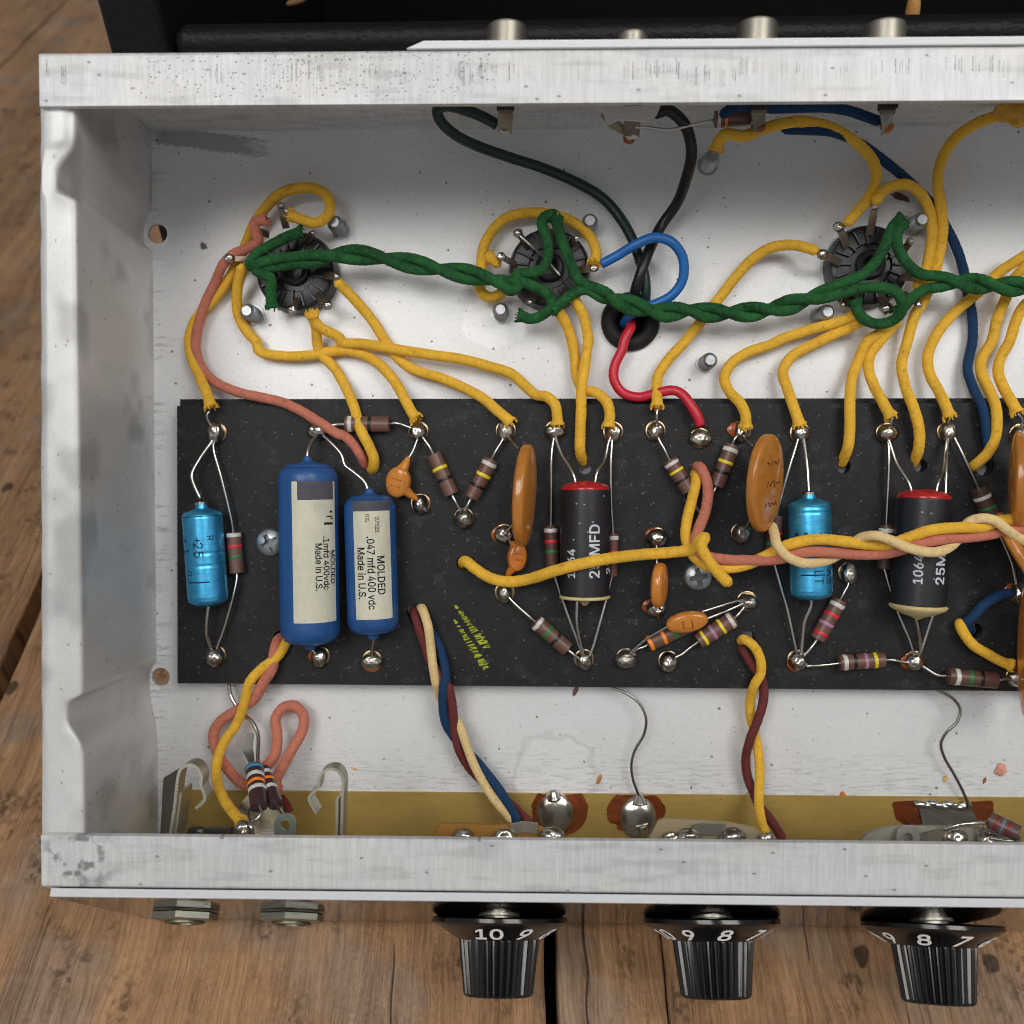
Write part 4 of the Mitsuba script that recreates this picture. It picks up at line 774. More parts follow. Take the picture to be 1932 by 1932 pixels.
black_can('left black capacitor with a red top, fully in view', ('11', 1380, 840), ('11', 1378, 1436), 282, ZB + 6.1,
    ['11: 1328,805,13 1310,745,12.5 1252,650,10 1222,570,8.6 1210,530,8', '11: 1436,800,13 1448,740,12.5 1490,670,10 1512,570,8.6 1530,525,8', '11: 1335,1470,11.5 1332,1590,10.5 1352,1710,9 1370,1790,8'],
    [('1064', .83, -.62, 2.0), ('25 MFD', .83, .34, 2.5), ('25', .80, 1.15, 2.2)], 1, 0, sp)
black_can('right black capacitor with a red top, under the twisted bundle', ('21', 1366, 888), ('21', 1333, 1488), 300, ZB + 6.4,
    ['21: 1298,855,13 1280,800,12.6 1212,690,10 1178,590,8.6 1160,540,8', '21: 1436,858,13 1446,800,12.6 1475,735,10.5 1490,580,8.8 1498,530,8', '21: 1490,866,13 1492,740,12 1496,600,9 1502,535,8', '21: 1312,1545,11.5 1330,1620,10.5 1345,1750,8.6 1330,1800,8', '21: 1425,1520,10 1400,1600,9.6 1355,1740,8.8 1335,1795,8'],
    [('1064', .80, -.42, 2.0), ('25MFD', .80, .42, 2.5)], 1, 1, sp[:5])

# ceramic discs
TAN, ORA = S(172, 110, 44), S(196, 124, 50)
def disc(label, c, normal, rx, th, leads, col=TAN, long=(0, 1.0, 0), ry=None, marks=0, neck=()):
    """lens shaped disc; normal: its axis; long: direction of its longer half length."""
    SEED[0] += 1
    k = thing('disc_capacitor', label, 'capacitor', 'tan disc capacitors')
    n = unit(normal); u = unit(np.asarray(long) - np.dot(long, n) * n); w = np.cross(n, u)
    m = ICO[4]; q = np.array(m.vertices); ry = ry or rx
    rad = np.hypot(q[:, 0], q[:, 1]); zz = np.sign(q[:, 2]) * np.abs(q[:, 2]) ** .5
    q2 = np.stack([q[:, 0] * rx, q[:, 1] * ry, zz * th], 1)
    q2 *= 1 + .05 * (meshkit.fbm(q * 1.5 + SEED[0], 3, SEED[0]) - .5)[:, None]
    v = np.asarray(c) + q2[:, :1] * u + q2[:, 1:2] * w + q2[:, 2:] * n
    ms = [(v, np.array(m.faces))]
    for s, r0, r1 in neck: ms.append(tube(pts(s), lambda t: r0 + (r1 - r0) * t, 12, .4))
    put('disc', join(*ms), 'gloss', k, color=mottle(col, .16, 1.4, SEED[0], .18), smooth=True)
    if marks:
        ps = []; r_ = np.random.default_rng(SEED[0])
        sg = 1 if n[2] > 0 else -1
        for a in range(marks):
            for b in range(4):
                x, y = (a - marks / 2 + .5) * rx * .42, (b - 1.5) * ry * .22
                if math.hypot(x / rx, y / ry) > .75: continue
                zt = sg * th * (1 - (x / rx) ** 2 - (y / ry) ** 2) ** .25
                cc = np.asarray(c) + x * u + y * w + n * zt
                d = unit(u * r_.normal() + w * r_.normal()); L = rx * .06 * (.6 + r_.random())
                ps.append(tube([cc - d * L, cc + n * sg * .02, cc + d * L], rx * .014 + .04, 5, .2))
        put('print', join(*ps), 'matte', k, color=S(92, 52, 22))
    for s in leads: lead(k, s, .32)
disc('small round tan disc right of the second molded capacitor', P('11', 322, 795, 10), (-.25, -.15, 1), 3.75, 1.5, ['11: 380,662,9.5 405,620,9 432,550,8.4'], ORA, (.25, 1, 0), 3.0, 2, [('11: 335,740,10 360,700,9.8 380,655,9.6', 1.7, .5), ('11: 350,830,10 392,868,9 425,890,8.4', 1.5, .6)])
disc('large tan disc standing on edge left of the left black capacitor', P('11', 1037, 872, 17), (1, -.06, .16), 11.9, 2.05, ['11: 1000,605,13 975,580,11 935,525,8', '11: 1000,1000,11 965,1045,9.5 930,1080,8.4'], TAN, (.02, 1, 0), 9.0)
disc('small tan disc hanging between the amber joint and the long yellow wire', P('11', 995, 1218, 9.5), (.35, 0, 1), 3.6, 1.4, ['11: 962,1150,9 948,1115,8.2'], S(190, 112, 44), (.08, 1, 0), 2.3, 2, [('11: 985,1160,9.5 962,1140,9', 1.3, .6), ('11: 985,1270,9.5 950,1312,8.6 940,1350,8', 1.3, .5)])
disc('narrow tan disc standing on edge below the lone solder joint', P('11', 1800, 1380, 11), (1, -.05, .35), 5.4, 1.75, ['11: 1786,1265,9.5 1784,1180,9 1784,1120,8', '11: 1800,1480,9 1785,1510,8'], ORA, (.12, -1, 0), 4.2)
disc('large tan disc turned half towards the camera above the bright blue capacitor', P('21', 466, 800, 18), (.82, -.10, .60), 11.4, 1.9, ['21: 395,590,14 368,565,11 340,530,8.4', '21: 388,955,12 378,1010,10 345,1070,8.4'], TAN, (.13, -1, 0), 8.2, 3)
disc('small flat tan disc lying over the orange banded resistor', P('21', 25, 1588, 12), (0, -.35, 1), 5.0, 1.5, ['21: 110,1530,12 220,1495,11 320,1465,9.4 360,1465,8.4', '11: 1862,1605,12 1800,1640,11 1720,1690,9.6 1640,1760,8.2'], ORA, (1, .22, 0), 2.5, 2)
disc('large tan disc at the right edge above the bundle', P('21', 1900, 785, 17), (.9, 0, .35), 11, 2.0, [], TAN, (0, 1, 0), 9)
disc('tilted tan disc at the right edge below the bundle', P('21', 1925, 1205, 15), (.75, .5, .45), 11, 1.7, [], TAN, (.5, -1, .1), 8, 2)
disc('lowest tan disc at the right edge reaching over the board edge', P('21', 1958, 1760, 15), (.95, 0, .3), 15, 2.0, [], S(200, 124, 50), (.1, 1, 0), 9)

# ------------------------------------------------------------------ valve sockets
def strip(p, w, th=.35, wdir=None):
    """flat metal strip along points, w wide (a number or one per point)."""
    c = np.asarray(p, float); t = np.gradient(c, axis=0); t /= np.linalg.norm(t, axis=1, keepdims=True)
    s = np.cross(t, [0, 0, 1.0]) if wdir is None else np.tile(np.asarray(wdir, float), (len(c), 1)); s /= np.linalg.norm(s, axis=1, keepdims=True)
    u = np.cross(s, t); w = np.broadcast_to(w, len(c))[:, None] / 2
    v = np.stack([c - s * w - u * th / 2, c + s * w - u * th / 2, c + s * w + u * th / 2, c - s * w + u * th / 2], 1).reshape(-1, 3)
    f = []
    for i in range(len(c) - 1):
        for j in range(4): f.append([i * 4 + j, i * 4 + (j + 1) % 4, i * 4 + 4 + (j + 1) % 4, i * 4 + 4 + j])
    e = (len(c) - 1) * 4; f += [[3, 2, 1, 0], [e, e + 1, e + 2, e + 3]]
    return v, np.array(f)
def socket(label, cx, cy, lugs, rot):
    k = thing('valve_socket', label, 'valve socket', 'black valve sockets')
    c = at(cx, cy, 5); c[2] = 0; R = 9.9
    prof = [(0, R * .6), (0, R), (3.0, R), (5.0, R - .5), (5.6, R - 1.4), (5.7, 5.2), (5.0, 4.9), (5.0, 3.6), (6.4, 3.4), (6.8, 2.9), (6.6, 2.0), (3.0, 1.7), (3.0, .1)]
    ms = [lathe(c, (0, 0, 1), prof, 72)]
    for i in range(18):
        t = rot + i * 2 * np.pi / 18; d = np.array([math.cos(t), math.sin(t), 0]); s = np.array([-d[1], d[0], 0])
        v, f = bx((4.6 if i % 2 else 5.4, -.28, 5.0), (R - 1.0, .28, 6.5), .1)
        ms.append((c + v[:, :1] * d + v[:, 1:2] * s + v[:, 2:] * np.array([0, 0, 1]), f))
    put('body', join(*ms), 'plastic', k, color=mottle(S(24, 24, 27), .3, 1.0, 5), smooth=35)
    for x0, y0, x1, y1, w, sold, crp in lugs:
        A, B = P(crp, x0, y0, 6.2), P(crp, x1, y1, 9.2)
        m_ = (A + B) / 2 + [0, 0, .6]
        SEED[0] += 1
        lk = put('tag', strip([A - [0, 0, 2], A, m_, B], [w, w, w, w * .9]), 'satin', k, color=mottle(S(140, 124, 108), .5, .7, SEED[0], .5), smooth=30)
        if sold: put('solder', blob(B + [0, 0, .1], (1.15 * sold, 1.05 * sold, .95 * sold), SEED[0], .3, 3), 'metal', lk, color=mottle(SOLD, .25, .7, SEED[0], .4), smooth=True)
socket('leftmost valve socket, with a round hole in its middle', 557, 512, [(1620, 1290, 1590, 1165, 1.7, .8, '00'), (1520, 1330, 1462, 1310, 1.6, .9, '00'), (1450, 1470, 1300, 1462, 1.5, 1.1, '00'), (1740, 1370, 1770, 1320, 1.7, .6, '00'), (1830, 1560, 1905, 1565, 1.8, .9, '00'), (1790, 1665, 1855, 1730, 1.8, 1.0, '00'), (1690, 1690, 1655, 1755, 1.6, 1.0, '00'), (1560, 1680, 1520, 1700, 1.5, .6, '00')], .1)
socket('middle valve socket, beside the blue wire', 1037, 505, [(1060, 1400, 1000, 1320, 1.6, 1.0, '10'), (990, 1500, 905, 1455, 1.5, 1.0, '10'), (1020, 1600, 985, 1655, 1.6, .7, '10'), (1110, 1660, 1070, 1710, 1.7, 1.0, '10'), (1330, 1530, 1430, 1520, 1.7, .9, '10'), (1290, 1390, 1330, 1350, 1.6, .7, '10'), (1250, 1640, 1290, 1660, 1.6, .8, '10'), (1180, 1370, 1190, 1290, 1.6, .6, '10')], .25)
socket('third valve socket, towards the right, under the green loop', 1641, 500, [(930, 1400, 882, 1285, 1.8, 1.15, '20'), (1055, 1330, 1085, 1170, 1.8, .8, '20'), (890, 1490, 790, 1440, 1.8, 1.15, '20'), (1250, 1420, 1285, 1365, 1.7, .8, '20'), (1230, 1570, 1310, 1575, 1.7, .6, '20'), (1120, 1680, 1150, 1745, 2.2, 1.3, '20'), (1250, 1660, 1335, 1725, 1.4, .8, '20'), (930, 1660, 905, 1725, 1.5, .6, '20')], .0)
for cc, spec, lab in (('00', '1635,1205,10.5 1605,1180,10.5 1660,1260,9', 'thin bare link on the top tag of the leftmost socket'), ('10', '1000,1325,9.5 1050,1370,9.5 1140,1450,8 1240,1560,8', 'thin bare link across the middle socket')):
    kk = thing('bare_link', lab, 'wire'); put('x', tube(pts(cc + ': ' + spec), .3, 8, .4), 'metal', color=mottle(TIN, .2, .7), smooth=True, key=kk)

# screw ends that stand through the floor, pan head screws, rubber grommet
def stud(px, py, label, h=7.4):
    k = thing('screw_end', label, 'screw', 'threaded screw ends in the chassis floor')
    c = at(px, py, h * .55); c[2] = 0; r = 1.75
    pr_ = [(0, r)]
    for i in range(int((h - 1.2) / .75)): z = .4 + i * .75; pr_ += [(z, r - .05), (z + .18, r + .2), (z + .36, r - .05), (z + .5, r - .3)]
    pr_ += [(h - .7, r - .1), (h - .1, r * .72), (h, r * .66), (h, .2)]
    put('thread', lathe(c, (0, 0, 1), pr_, 32), 'satin', k, color=mottle(S(170, 174, 178), .25, .8, 3), smooth=30)
    put('washer', lathe(c, (0, 0, 1), [(.01, r), (.01, r + .75), (.45, r + .7), (.5, r)], 32), 'satin', k, color=S(176, 178, 180), smooth=30)
for a in ((635, 425, 'screw end right of the yellow curl at the leftmost socket'), (472, 590, 'screw end below and left of the leftmost socket'), (1112, 422, 'screw end above the middle socket inside the yellow loop'), (945, 588, 'screw end below and left of the middle socket'), (1340, 303, 'screw end nearest the back wall'), (1731, 420, 'screw end right of the tip of the green wires'), (1555, 592, 'screw end below the green pair by the third socket'), (1336, 682, 'screw end just above the board between two yellow wires')): stud(*a)
def pan(px, py, label, rot):
    k = thing('pan_head_screw', label, 'screw', 'cross head screws on the board')
    c = at(px, py, ZB + 1.5); c[2] = ZB; R = 3.45
    hd = trimesh.Trimesh(*lathe(c, (0, 0, 1), [(0, R), (.5, R), (1.1, R * .9), (1.6, R * .68), (1.85, R * .4), (1.92, .1)], 64), process=True)
    cr = unary_union([sbox(-2.2, -.58, 2.2, .58), sbox(-.58, -2.2, .58, 2.2), Point(0, 0).buffer(1.15)])
    v, f = extr(cr, .2, 3); q = np.array([[math.cos(rot), -math.sin(rot)], [math.sin(rot), math.cos(rot)]])
    v = np.hstack([v[:, :2] @ q.T, v[:, 2:]]) + c
    m = trimesh.boolean.difference([hd, trimesh.Trimesh(v, f, process=True)], engine='manifold')
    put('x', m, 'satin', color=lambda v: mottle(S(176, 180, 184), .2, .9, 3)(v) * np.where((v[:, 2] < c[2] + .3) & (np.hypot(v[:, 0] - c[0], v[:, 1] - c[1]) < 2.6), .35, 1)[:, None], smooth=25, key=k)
pan(508, 1024, 'cross head screw left of the larger molded capacitor', .5)
pan(1318, 1089, 'cross head screw under the blunt end of the yellow wire', .2)
kk = thing('rubber_grommet', 'black rubber grommet in the chassis floor with four plastic wires', 'grommet')
c = at(1190, 606, 1.6); c[2] = 0
put('x', lathe(c, (0, 0, 1), [(-1.5, 3.6), (-1.5, 6.4), (0, 6.4), (.02, 7.0), (.8, 7.25), (1.8, 6.9), (2.6, 5.8), (2.7, 4.8), (2.2, 3.8), (1.0, 3.3), (-1.4, 3.3)], 56), 'matte', color=mottle(S(34, 34, 36), .3, 1.0, 4), smooth=True, key=kk)

# ------------------------------------------------------------------ rear row: bushings outside, tags inside
NIC = S(160, 154, 142)
def rear(px, py0, w, tag, label, col, label2=None):
    k = thing('rear_jack', label, 'jack', 'nickel bushings along the back of the chassis')
    z = 42.5; zt = z + w * .054
    y1 = at(px, py0, zt)[1]; x = at(px, 60, zt)[0]; R = w / 2 * sc(zt); y0 = yB + 1.5
    put('bushing', lathe((x, y0, z), (0, 1, 0), [(0, R * 1.12), (.9, R * 1.12), (1.0, R * 1.02), (1.6, R), (y1 - y0 - .9, R), (y1 - y0 - .3, R * .95), (y1 - y0, R * .82), (y1 - y0, R * .55), (y1 - y0 - 2, R * .5), (y1 - y0 - 2, .1)], 40), 'satin', k, color=mottle(NIC, .15, 1.6, 3), smooth=35)
    put('nut', lathe((x, yB + .8 - 2.6, z), (0, -1, 0), [(-.8, R * 1.5), (1.2, R * 1.5), (1.25, .3)], 6), 'satin', k, color=S(140, 138, 132), smooth=20)
    (c0, ax_, ay, bx_, by, ww) = tag
    A, B = P(c0, ax_, ay, 31), P(c0, bx_, by, 25)
    A0 = A + [0, 6, 1]
    put('insulator', bx(A + [-1.9, .6, -1.2], A + [1.9, 7, 1.4], .3), 'matte', k, color=S(40, 38, 36))
    tk = put('tag', strip([A0, A, (A + B) / 2 + [0, 0, .5], B], ww), 'satin', k, color=mottle(S(150, 148, 142), .3, .8, 4, .2), smooth=30)
    put('solder', blob(B + [0, .6, .5], (ww * .45, 1.3, .8), int(px), .35, 3), 'metal' if col is None else 'gloss', tk, color=mottle(SOLD if col is None else col, .45, .6, 4, .3), smooth=True)
    return k
rear(955, 31, 74, ('10', 930, 640, 925, 745, 3.2), 'rear bushing farthest left, with a grey tag and the dark green wire', None)
k2 = rear(1196, 51, 58, ('10', 1648, 640, 1640, 780, 3.6), 'smaller second rear bushing with white insulation round its tag', None)
A = P('10', 1640, 615, 36)
put('white_insulation', extr(Polygon([A[:2] + np.array(q) for q in ((-6.2, 1.2), (6.4, 1.2), (5.6, -.8), (3.2, -2.0), (-2.2, -1.6), (-4.8, -2.6))]), 33.6, 34.2), 'matte', k2, color=S(206, 204, 198))
put('flux_residue', blob(P('10', 1630, 795, 25), (1.2, .8, .7), 4, .3, 3), 'gloss', k2, color=mottle(AMB, .4, .6, 3), smooth=True)
A = P('10', 1545, 705, 27); put('side_tag', strip([A + [-2.2, 2.6, 1], A, A + [2.4, -1.4, -.4]], [2.6, 2.4, 1.6]), 'satin', k2, color=mottle(S(196, 186, 160), .3, .8, 4), smooth=30)
rear(1437, 26, 76, ('20', 432, 640, 428, 735, 3.3), 'third rear bushing, with copper coloured solder on its tag', S(150, 84, 50))
rear(1682, 28, 78, ('20', 1160, 640, 1152, 735, 3.3), 'rear bushing farthest right, holding the navy wire', S(176, 100, 44))
kk = thing('wire_splice', 'lumpy yellow taped wire splice in the back right corner', 'wire splice')
put('x', join(blob(P('20', 1850, 635, 22), (3.4, 2.2, 2.0), 4, .3, 3), blob(P('20', 1915, 640, 22), (3.0, 3.0, 2.2), 9, .35, 3), tube(pts('20: 1880,640,22 1960,620,24 2080,640,24'), 1.6, 12, .5)), 'cloth', color=mottle(S(196, 150, 62), .3, .8, 5, .2), smooth=True, key=kk)

# ------------------------------------------------------------------ solder lumps on the brass strip
def lump(label, c0, cx, cy, rx, ry, seed, fl, tail=()):
    k = thing('solder_lump', label, 'solder', 'solder on the brass strip')
    c = P(c0, cx, cy, 1.2); c[2] = .75
    ms = [blob(c + [0, 0, .2], (rx, ry, 1.9), seed, .07, 4)]
    for s, r0, r1 in tail: ms.append(tube(pts(c0 + ': ' + s), lambda t: r0 + (r1 - r0) * t, 14, .4))
    put('lump', join(*ms), 'metal', k, color=mottle(S(204, 200, 190), .10, 1.5, seed, .1), smooth=True)
    import shapely.affinity as sa
    yE = at(1000, 1497, .7)[1] - .1
    el = sa.scale(Point(c[0] + fl[0], c[1] + fl[1]).buffer(1.0, quad_segs=24), rx + fl[2], ry + fl[3])
    for j, poly in enumerate([el.intersection(sbox(-300, -200, 300, yE))]):
        q = poly
        v, f = extr(q.segmentize(.6), .72, .98); v = v.copy(); v[:, :2] += .9 * (meshkit.noise(v * [.8, .8, 0], seed)[:, None] - .5)
        put('flux_residue', (v, f), 'gloss', k, color=mottle(S(112, 56, 24), .8, .8, seed + j, .4))
lump('left solder lump on the brass strip, with a brown burr on top', '12', 1212, 738, 4.7, 5.3, 3, (1.0, .6, 2.4, 1.2), [('1205,660,2 1200,625,2.2 1198,606,2', 1.8, .8)])
lump('middle solder lump on the brass strip, where a bare wire ends', '12', 1682, 765, 4.7, 5.3, 8, (-.5, 1.6, 2.5, .3), [('1690,690,2.4 1688,655,2.2 1684,630,2', 2.0, .6), ('1700,800,2.3 1712,860,2 1715,890,1.2', 1.6, .7)])
k = thing('solder_lump', 'flat solder patch on the brass strip at the right, between red flux', 'solder', 'solder on the brass strip')
q = Polygon([P('22', x, y, .8)[:2] for x, y in ((1335, 680), (1400, 672), (1470, 686), (1540, 684), (1610, 698), (1650, 770), (1600, 812), (1400, 812), (1360, 790))]).buffer(-.5).buffer(.9)
v, f = extr(q.segmentize(.5), .7, 1.5); v = v.copy(); v[:, 2] += np.where(v[:, 2] > 1, .5 * (meshkit.fbm(v * [.5, .5, 0], 3, 4) - .5), 0)
ms = [(v, f)]
for i, x in enumerate(np.linspace(1350, 1600, 9)): ms.append(blob(P('22', x, 688 + 8 * math.sin(i * 2.1) + i * 1.6, 1.3), (1.9, .9, .75), i, .2, 3))
put('patch', join(*ms), 'metal', k, color=mottle(S(178, 178, 174), .15, 1.5, 5, .1), smooth=40)
for j, poly in enumerate(([(1190, 680), (1335, 672), (1350, 800), (1260, 800), (1215, 770)], [(1625, 680), (1750, 672), (1752, 740), (1690, 790), (1660, 770)])):
    v, f = extr(Polygon([P('22', x, y, .8)[:2] for x, y in poly]).buffer(-.5).buffer(.8).segmentize(.6), .72, 1.0)
    put('flux_residue', (v, f), 'gloss', k, color=mottle(S(98, 46, 20), .7, 1.0, 5 + j, .4))

# ------------------------------------------------------------------ input jacks: springs, tags, outside nuts
axn = np.array([0, nn[0], nn[1]])            # outward normal of the sloping panel
def on_panel(px, z=27.0):
    y = p0[0] + nn[0] * 1.62 + (H - z) / -sl[1] * sl[0]
    d = at(px, 1716, z); return np.array([d[0], y, z])
HEXC = S(112, 110, 84)
def rib(c0, path, z0, z1, th=.32):
    p = [P(c0, x, y, z1)[:2] for x, y in path]
    p = spline(np.hstack([np.array(p), np.zeros((len(p), 1))]), .4)[:, :2]
    return extr(LineString(p).buffer(th, cap_style=2, join_style=1, quad_segs=4), z0, z1)
def jack(label, px, springs, extra=None):
    k = thing('input_jack', label, 'jack', 'input jacks at the left of the front')
    c = on_panel(px)
    put('washer', lathe(c + axn * .03, axn, [(0, 5), (0, 7.7), (.3, 7.75), (.55, 7.3), (.6, 5)], 40), 'satin', k, color=mottle(S(140, 138, 118), .3, 1.2, 3), smooth=30)
    v, f = lathe(c + axn * .65, axn, [(0, 4), (0, 7.0), (.2, 7.5), (1.5, 7.5), (1.8, 6.9), (1.8, 4.4), (1.85, 3.2), (.5, 3.1)], 6, side=axn * 0 + [1, .0, .0])
    put('nut', (v, f), 'satin', k, color=mottle(S(150, 150, 138), .35, 1.0, 6, .2), smooth=20)
    put('bushing', lathe(c + axn * .6, axn, [(0, 4.0), (2.0, 4.4), (2.4, 4.3), (2.5, 3.9), (2.5, 3.2), (.2, 3.0)], 32), 'satin', k, color=S(120, 116, 98), smooth=30)
    for path, z0, z1 in springs: put('spring', rib('02', path, z0, z1), 'satin', k, color=mottle(S(190, 186, 168), .2, 1.0, 4), smooth=30)
    return k
j1 = jack('left input jack with a hooked spring at the corner of the chassis', 352, [([(958, 890), (985, 720), (1010, 520), (1022, 492), (1060, 468), (1100, 472), (1130, 505), (1140, 545), (1136, 585), (1152, 622), (1160, 655), (1145, 682), (1105, 712)], 31.5, 36), ([(985, 890), (1003, 760), (1022, 622)], 28, 35)])
A = [P('02', x, y, z) for x, y, z in ((1010, 488, 34), (960, 885, 34), (905, 885, 28), (925, 540, 28))]
v = np.array(A); put('frame', (np.vstack([v, v - [0, 0, .5]]), np.array([[0, 1, 2, 3], [7, 6, 5, 4], [0, 4, 5, 1], [1, 5, 6, 2], [2, 6, 7, 3], [3, 7, 4, 0]])), 'satin', j1, color=S(120, 120, 110))
def eye_tag(c0, x, y, w, h, z, hole, par, col):
    a = P(c0, x, y, z); ww, hh = w / 6 * sc(z), h / 3 * sc(z)
    pg = unary_union([Point(a[0], a[1] - ww).buffer(ww), sbox(a[0] - ww, a[1] - hh, a[0] + ww, a[1] - ww)])
    if hole: pg = pg.difference(Point(a[0], a[1] - ww * 1.05).buffer(ww * hole))
    return put('tag', extr(pg, z - .25, z + .25), 'satin', par, color=mottle(col, .2, .9, 4), smooth=30)
eye_tag('02', 1615, 738, 128, 170, 33, .42, j1, S(150, 158, 152))
put('solder', join(blob(P('02', 1375, 850, 33), (2.0, 2.6, 1.6), 4, .25, 3), tube(pts('02: 1425,785,30 1410,790,33 1422,820,34 1432,890,33'), .55, 10, .4)), 'metal', j1, color=mottle(SOLD, .2, .8, 5, .3), smooth=True)
put('contact', join(blob(P('02', 1120, 860, 22), (2.6, 2.0, 1.4), 6, .2, 3), bx(P('02', 1160, 880, 21), P('02', 1310, 830, 23), .3)), 'satin', j1, color=mottle(S(96, 92, 84), .4, 1.0, 6), smooth=30)
put('ring', lathe(P('02', 1480, 740, 16), (0, .4, 1), [(0, 3.0), (0, 5.4), (.8, 5.4), (.8, 3.0), (0, 3.0)], 36), 'satin', j1, color=mottle(S(120, 112, 96), .4, 1.0, 6), smooth=30)
put('insulation', bx(P('02', 1500, 900, 24), P('02', 1560, 850, 27), .4), 'matte', j1, color=S(206, 202, 194))
put('sleeve', tube(pts('02: 1590,650,13 1620,690,14 1640,730,14'), 1.0, 10, .4), 'cloth', j1, color=mottle(S(110, 44, 36), .3, .6), smooth=True)
j2 = jack('right input jack with a second hooked spring', 552, [([(1790, 742), (1748, 655), (1760, 635), (1802, 590), (1806, 545), (1822, 512), (1862, 490), (1905, 496), (1932, 530), (1942, 570), (1938, 640), (1932, 900)], 31.5, 36), ([(1905, 900), (1908, 660)], 28, 35)])
kk = thing('solder_tag', 'twisted grey solder tag standing above the striped resistors', 'solder tag')
put('x', strip(pts('02: 1418,285,9 1405,330,10 1400,380,11 1418,420,12 1425,455,14'), [1.8, 2.3, 2.5, 1.9, 1.4]), 'satin', color=mottle(S(120, 118, 112), .5, .6, 4, .5), smooth=40, key=kk)

# ------------------------------------------------------------------ potentiometers and knobs
TK = unit([0, -math.cos(math.radians(22.5)), math.sin(math.radians(22.5))]); TU = unit(np.cross([1.0, 0, 0], TK)); TU = TU if TU[2] > 0 else -TU
def knob(label, px, py, start, nums, wob=0.0):
    k = thing('control_knob', label, 'knob', 'black numbered control knobs')
    z = 27.8; c = at(px, py, z)
    X = unit([math.cos(wob), math.sin(wob) * -.9, 0]); K = unit(TK - TK.dot(X) * X); U = np.cross(X, K); U = U if U[2] > 0 else -U
    def lay(t, r, a): return c + t[..., None] * K + r[..., None] * (np.cos(a)[..., None] * U + np.sin(a)[..., None] * X)
    def turn(prof, n, rmod=None):
        pr_ = np.array(prof); a = np.arange(n) * 2 * np.pi / n; m = len(pr_)
        r = pr_[:, 1:2] * np.ones((1, n)); r = rmod(pr_, a, r) if rmod else r
        v = lay(pr_[:, :1] * np.ones((1, n)), r, np.ones((m, 1)) * a).reshape(-1, 3)
        i = np.arange(m - 1)[:, None] * n; j = np.arange(n)[None]; q = (j + 1) % n
        f = np.stack([i + j, i + q, i + n + q, i + n + j], -1).reshape(-1, 4)
        e = len(v); v = np.vstack([v, c + pr_[0, 0] * K, c + pr_[-1, 0] * K]); j = np.arange(n); q = (j + 1) % n; b = (m - 1) * n
        return v, np.vstack([f[:, [0, 1, 2]], f[:, [0, 2, 3]], np.stack([q, j, j * 0 + e], 1), np.stack([b + j, b + q, j * 0 + e + 1], 1)])
    put('skirt', turn([(.2, 8), (0, 14.4), (.05, 14.8), (.3, 15.1), (1.1, 15.15), (1.35, 14.9), (1.65, 14.4), (2.4, 13.1), (3.2, 11.5), (4.1, 10.0), (4.7, 9.25), (4.8, 8.6)], 96), 'gloss', k, color=S(14, 13, 13), smooth=25)
    def flute(pr_, a, r):
        w = np.abs(((a * 34 / (2 * np.pi)) % 1) - .5) * 2
        return r * (1 - .085 * np.clip(w * 1.5 - .35, 0, 1)[None] * (pr_[:, 1:2] > 5))
    put('grip', turn([(4.5, 8.0), (4.7, 8.9), (5.0, 8.95), (8, 8.6), (15.6, 7.7), (16.1, 7.45), (16.3, 7.1), (16.35, .5)], 34 * 8, flute), 'gloss', k, color=S(17, 17, 18), smooth=18)
    ms = []
    for i, t in enumerate(nums):
        m = meshkit.text_mesh(t, 3.9, .03, True)
        for _ in range(1): m = m.subdivide_to_size(.6) if hasattr(m, 'subdivide_to_size') else m
        v = np.array(m.vertices); v[:, 0] = v[:, 0] - (v[:, 0].max() + v[:, 0].min()) / 2 + .14 * (v[:, 1] - 1.9)
        fr = .13 + v[:, 1] / 5.9; tt = 4.7 - 3.05 * fr; rr = 9.25 + 5.15 * fr
        a = math.radians(start + 39 * i) + v[:, 0] / rr
        ms.append((lay(tt + .10 + v[:, 2], rr + .06 + v[:, 2], a), np.array(m.faces)))
    put('numerals', join(*ms), 'matte', k, color=S(226, 224, 220))
    return c
def pot(label, px, wafer, lugs, wcol):
    k = thing('potentiometer', label, 'potentiometer', 'potentiometers behind the front flange')
    c = on_panel(px); b = c - axn * 3.4
    put('casing', lathe(b, -axn, [(0, 3), (0, 11.4), (7, 11.4), (7.8, 10.8), (8.0, 1)], 48), 'satin', k, color=mottle(S(150, 146, 138), .2, 2, 3), smooth=30)
    put('shaft_nut', lathe(c + axn * .05, axn, [(0, 2.5), (0, 4.6), (.7, 4.6), (.8, 3.4), (2.4, 3.3), (2.5, 2)], 36), 'satin', k, color=mottle(S(176, 172, 160), .25, .8, 5), smooth=30)
    q = Polygon([P(wafer[0], x, y, 32)[:2] for x, y in wafer[1]]).buffer(-.5).buffer(.9)
    put('wafer', extr(q, 31.2, 32.2), 'matte', k, color=mottle(wcol, .3, 1.2, 6), smooth=30)
    for c0, x, y, r, col in lugs:
        SEED[0] += 1
        A = P(c0, x, y, 33.2)
        t = put('tag', strip([A + [0, -5, -1.2], A + [0, -2, .2], A + [0, .4, 0]], 2.6), 'satin', k, color=mottle(S(160, 156, 146), .3, .8, SEED[0]), smooth=30)
        put('solder', blob(A + [0, -.6, .4], (r, r * .8, r * .6), SEED[0], .28, 3), 'metal' if col is None else 'gloss', t, color=mottle(SOLD if col is None else col, .3, .6, SEED[0], .35), smooth=True)
    return k
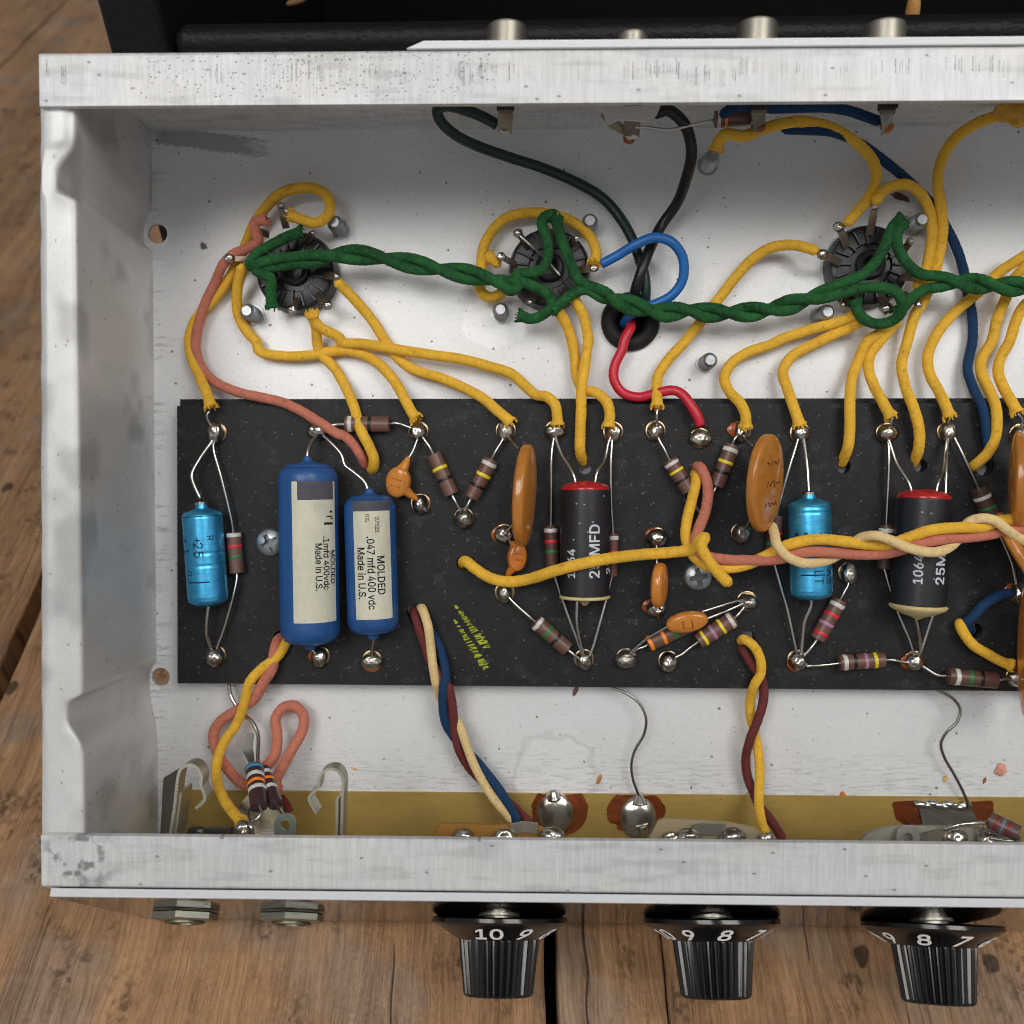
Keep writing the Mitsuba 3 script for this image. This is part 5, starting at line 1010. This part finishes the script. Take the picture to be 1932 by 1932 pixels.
p1 = pot('first potentiometer, under the three colour bundle', 942, ('12', ((515, 900), (540, 830), (570, 808), (720, 806), (860, 820), (900, 815), (1100, 815), (1280, 900))), [('12', 690, 850, 2.1, None), ('12', 925, 855, 2.5, None), ('12', 1190, 855, 2.7, None)], S(150, 108, 46))
put('contact', strip(pts('12: 960,830,33 1030,815,33 1110,825,33'), 2.4, .4), 'satin', p1, color=mottle(S(170, 164, 150), .3, .8, 3), smooth=30)
p2 = pot('second potentiometer, under the yellow and maroon pair', 1342, ('12', ((1745, 900), (1800, 790), (1830, 778), (2050, 790), (2200, 805), (2330, 830), (2420, 900))), [('12', 1870, 868, 2.0, None), ('12', 1965, 858, 2.4, None), ('22', 280, 860, 2.7, None), ('22', 475, 866, 1.7, None)], S(150, 136, 108))
put('contact', strip(pts('22: 60,840,33 150,828,33 240,832,33'), 2.6, .5), 'satin', p2, color=mottle(S(150, 146, 136), .3, .8, 3), smooth=30)
p3 = pot('third potentiometer, at the right beside the flat solder patch', 1757, ('22', ((1010, 905), (1050, 862), (1120, 835), (1210, 822), (1400, 822), (1700, 830), (1930, 905))), [('22', 1545, 865, 2.6, None), ('22', 1730, 880, 2.4, None)], S(140, 136, 124))
eye_tag('22', 1275, 808, 130, 120, 34, .42, p3, S(196, 192, 184))
put('tag', strip(pts('22: 1390,845,33.5 1400,900,33'), 4), 'satin', p3, color=S(176, 172, 166), smooth=30)
put('tag', strip(pts('22: 1440,840,33.5 1445,905,33'), 4.4), 'satin', p3, color=S(190, 180, 160), smooth=30)
put('link', tube(pts('22: 1480,832,34 1560,805,35 1640,795,35 1720,795,34.5'), .45, 8, .4), 'metal', p3, color=TIN, smooth=True)
knob('left control knob showing 10, 9 and 8', 942, 1729, -9, ('10', '9', '8'))
knob('middle control knob showing 10, 9, 8, 7 and 6', 1342, 1731, -73, ('10', '9', '8', '7', '6'), -.01)
knob('right control knob showing 9, 8, 7 and 6', 1757, 1741, -107, ('10', '9', '8', '7', '6'), .035)

# ------------------------------------------------------------------ crumbs lying on the chassis floor
for x, y, c_, s_, lab in ((1130, 1471, S(190, 130, 70), (.5, 1.3, .35), 'orange insulation crumb right of the left solder lump'), (1888, 1452, S(196, 140, 122), (1.3, 1.6, .5), 'pink scrap of insulation at the lower right of the floor'), (1590, 1499, S(190, 110, 60), (.6, .7, .4), 'tiny orange crumb just above the brass strip'), (1783, 1470, S(206, 170, 110), (.5, .8, .3), 'tan crumb left of the right bare wire'), (668, 1451, S(200, 160, 120), (1.0, .3, .25), 'pale crumb by the right jack spring'), (1086, 1303, S(120, 92, 84), (.6, 1.3, .4), 'brown smear of fluff under the board edge'), (1700, 372, S(110, 70, 50), (2.2, .7, .3), 'brown resin spot behind the third socket'), (1858, 1473, S(150, 100, 60), (.35, .8, .25), 'small brown sliver by the pink scrap')):
    kk = thing('crumb', lab, 'crumb'); SEED[0] += 1
    a = at(x, y, .3); a[2] = s_[2] * .6
    v, f = blob((0, 0, 0), s_, SEED[0], .5, 3); t = -.4; v = v @ np.array([[math.cos(t), -math.sin(t), 0], [math.sin(t), math.cos(t), 0], [0, 0, 1]]).T
    put('crumb', (v + a, f), 'matte', color=mottle(c_, .4, .5, SEED[0]), smooth=True, key=kk)
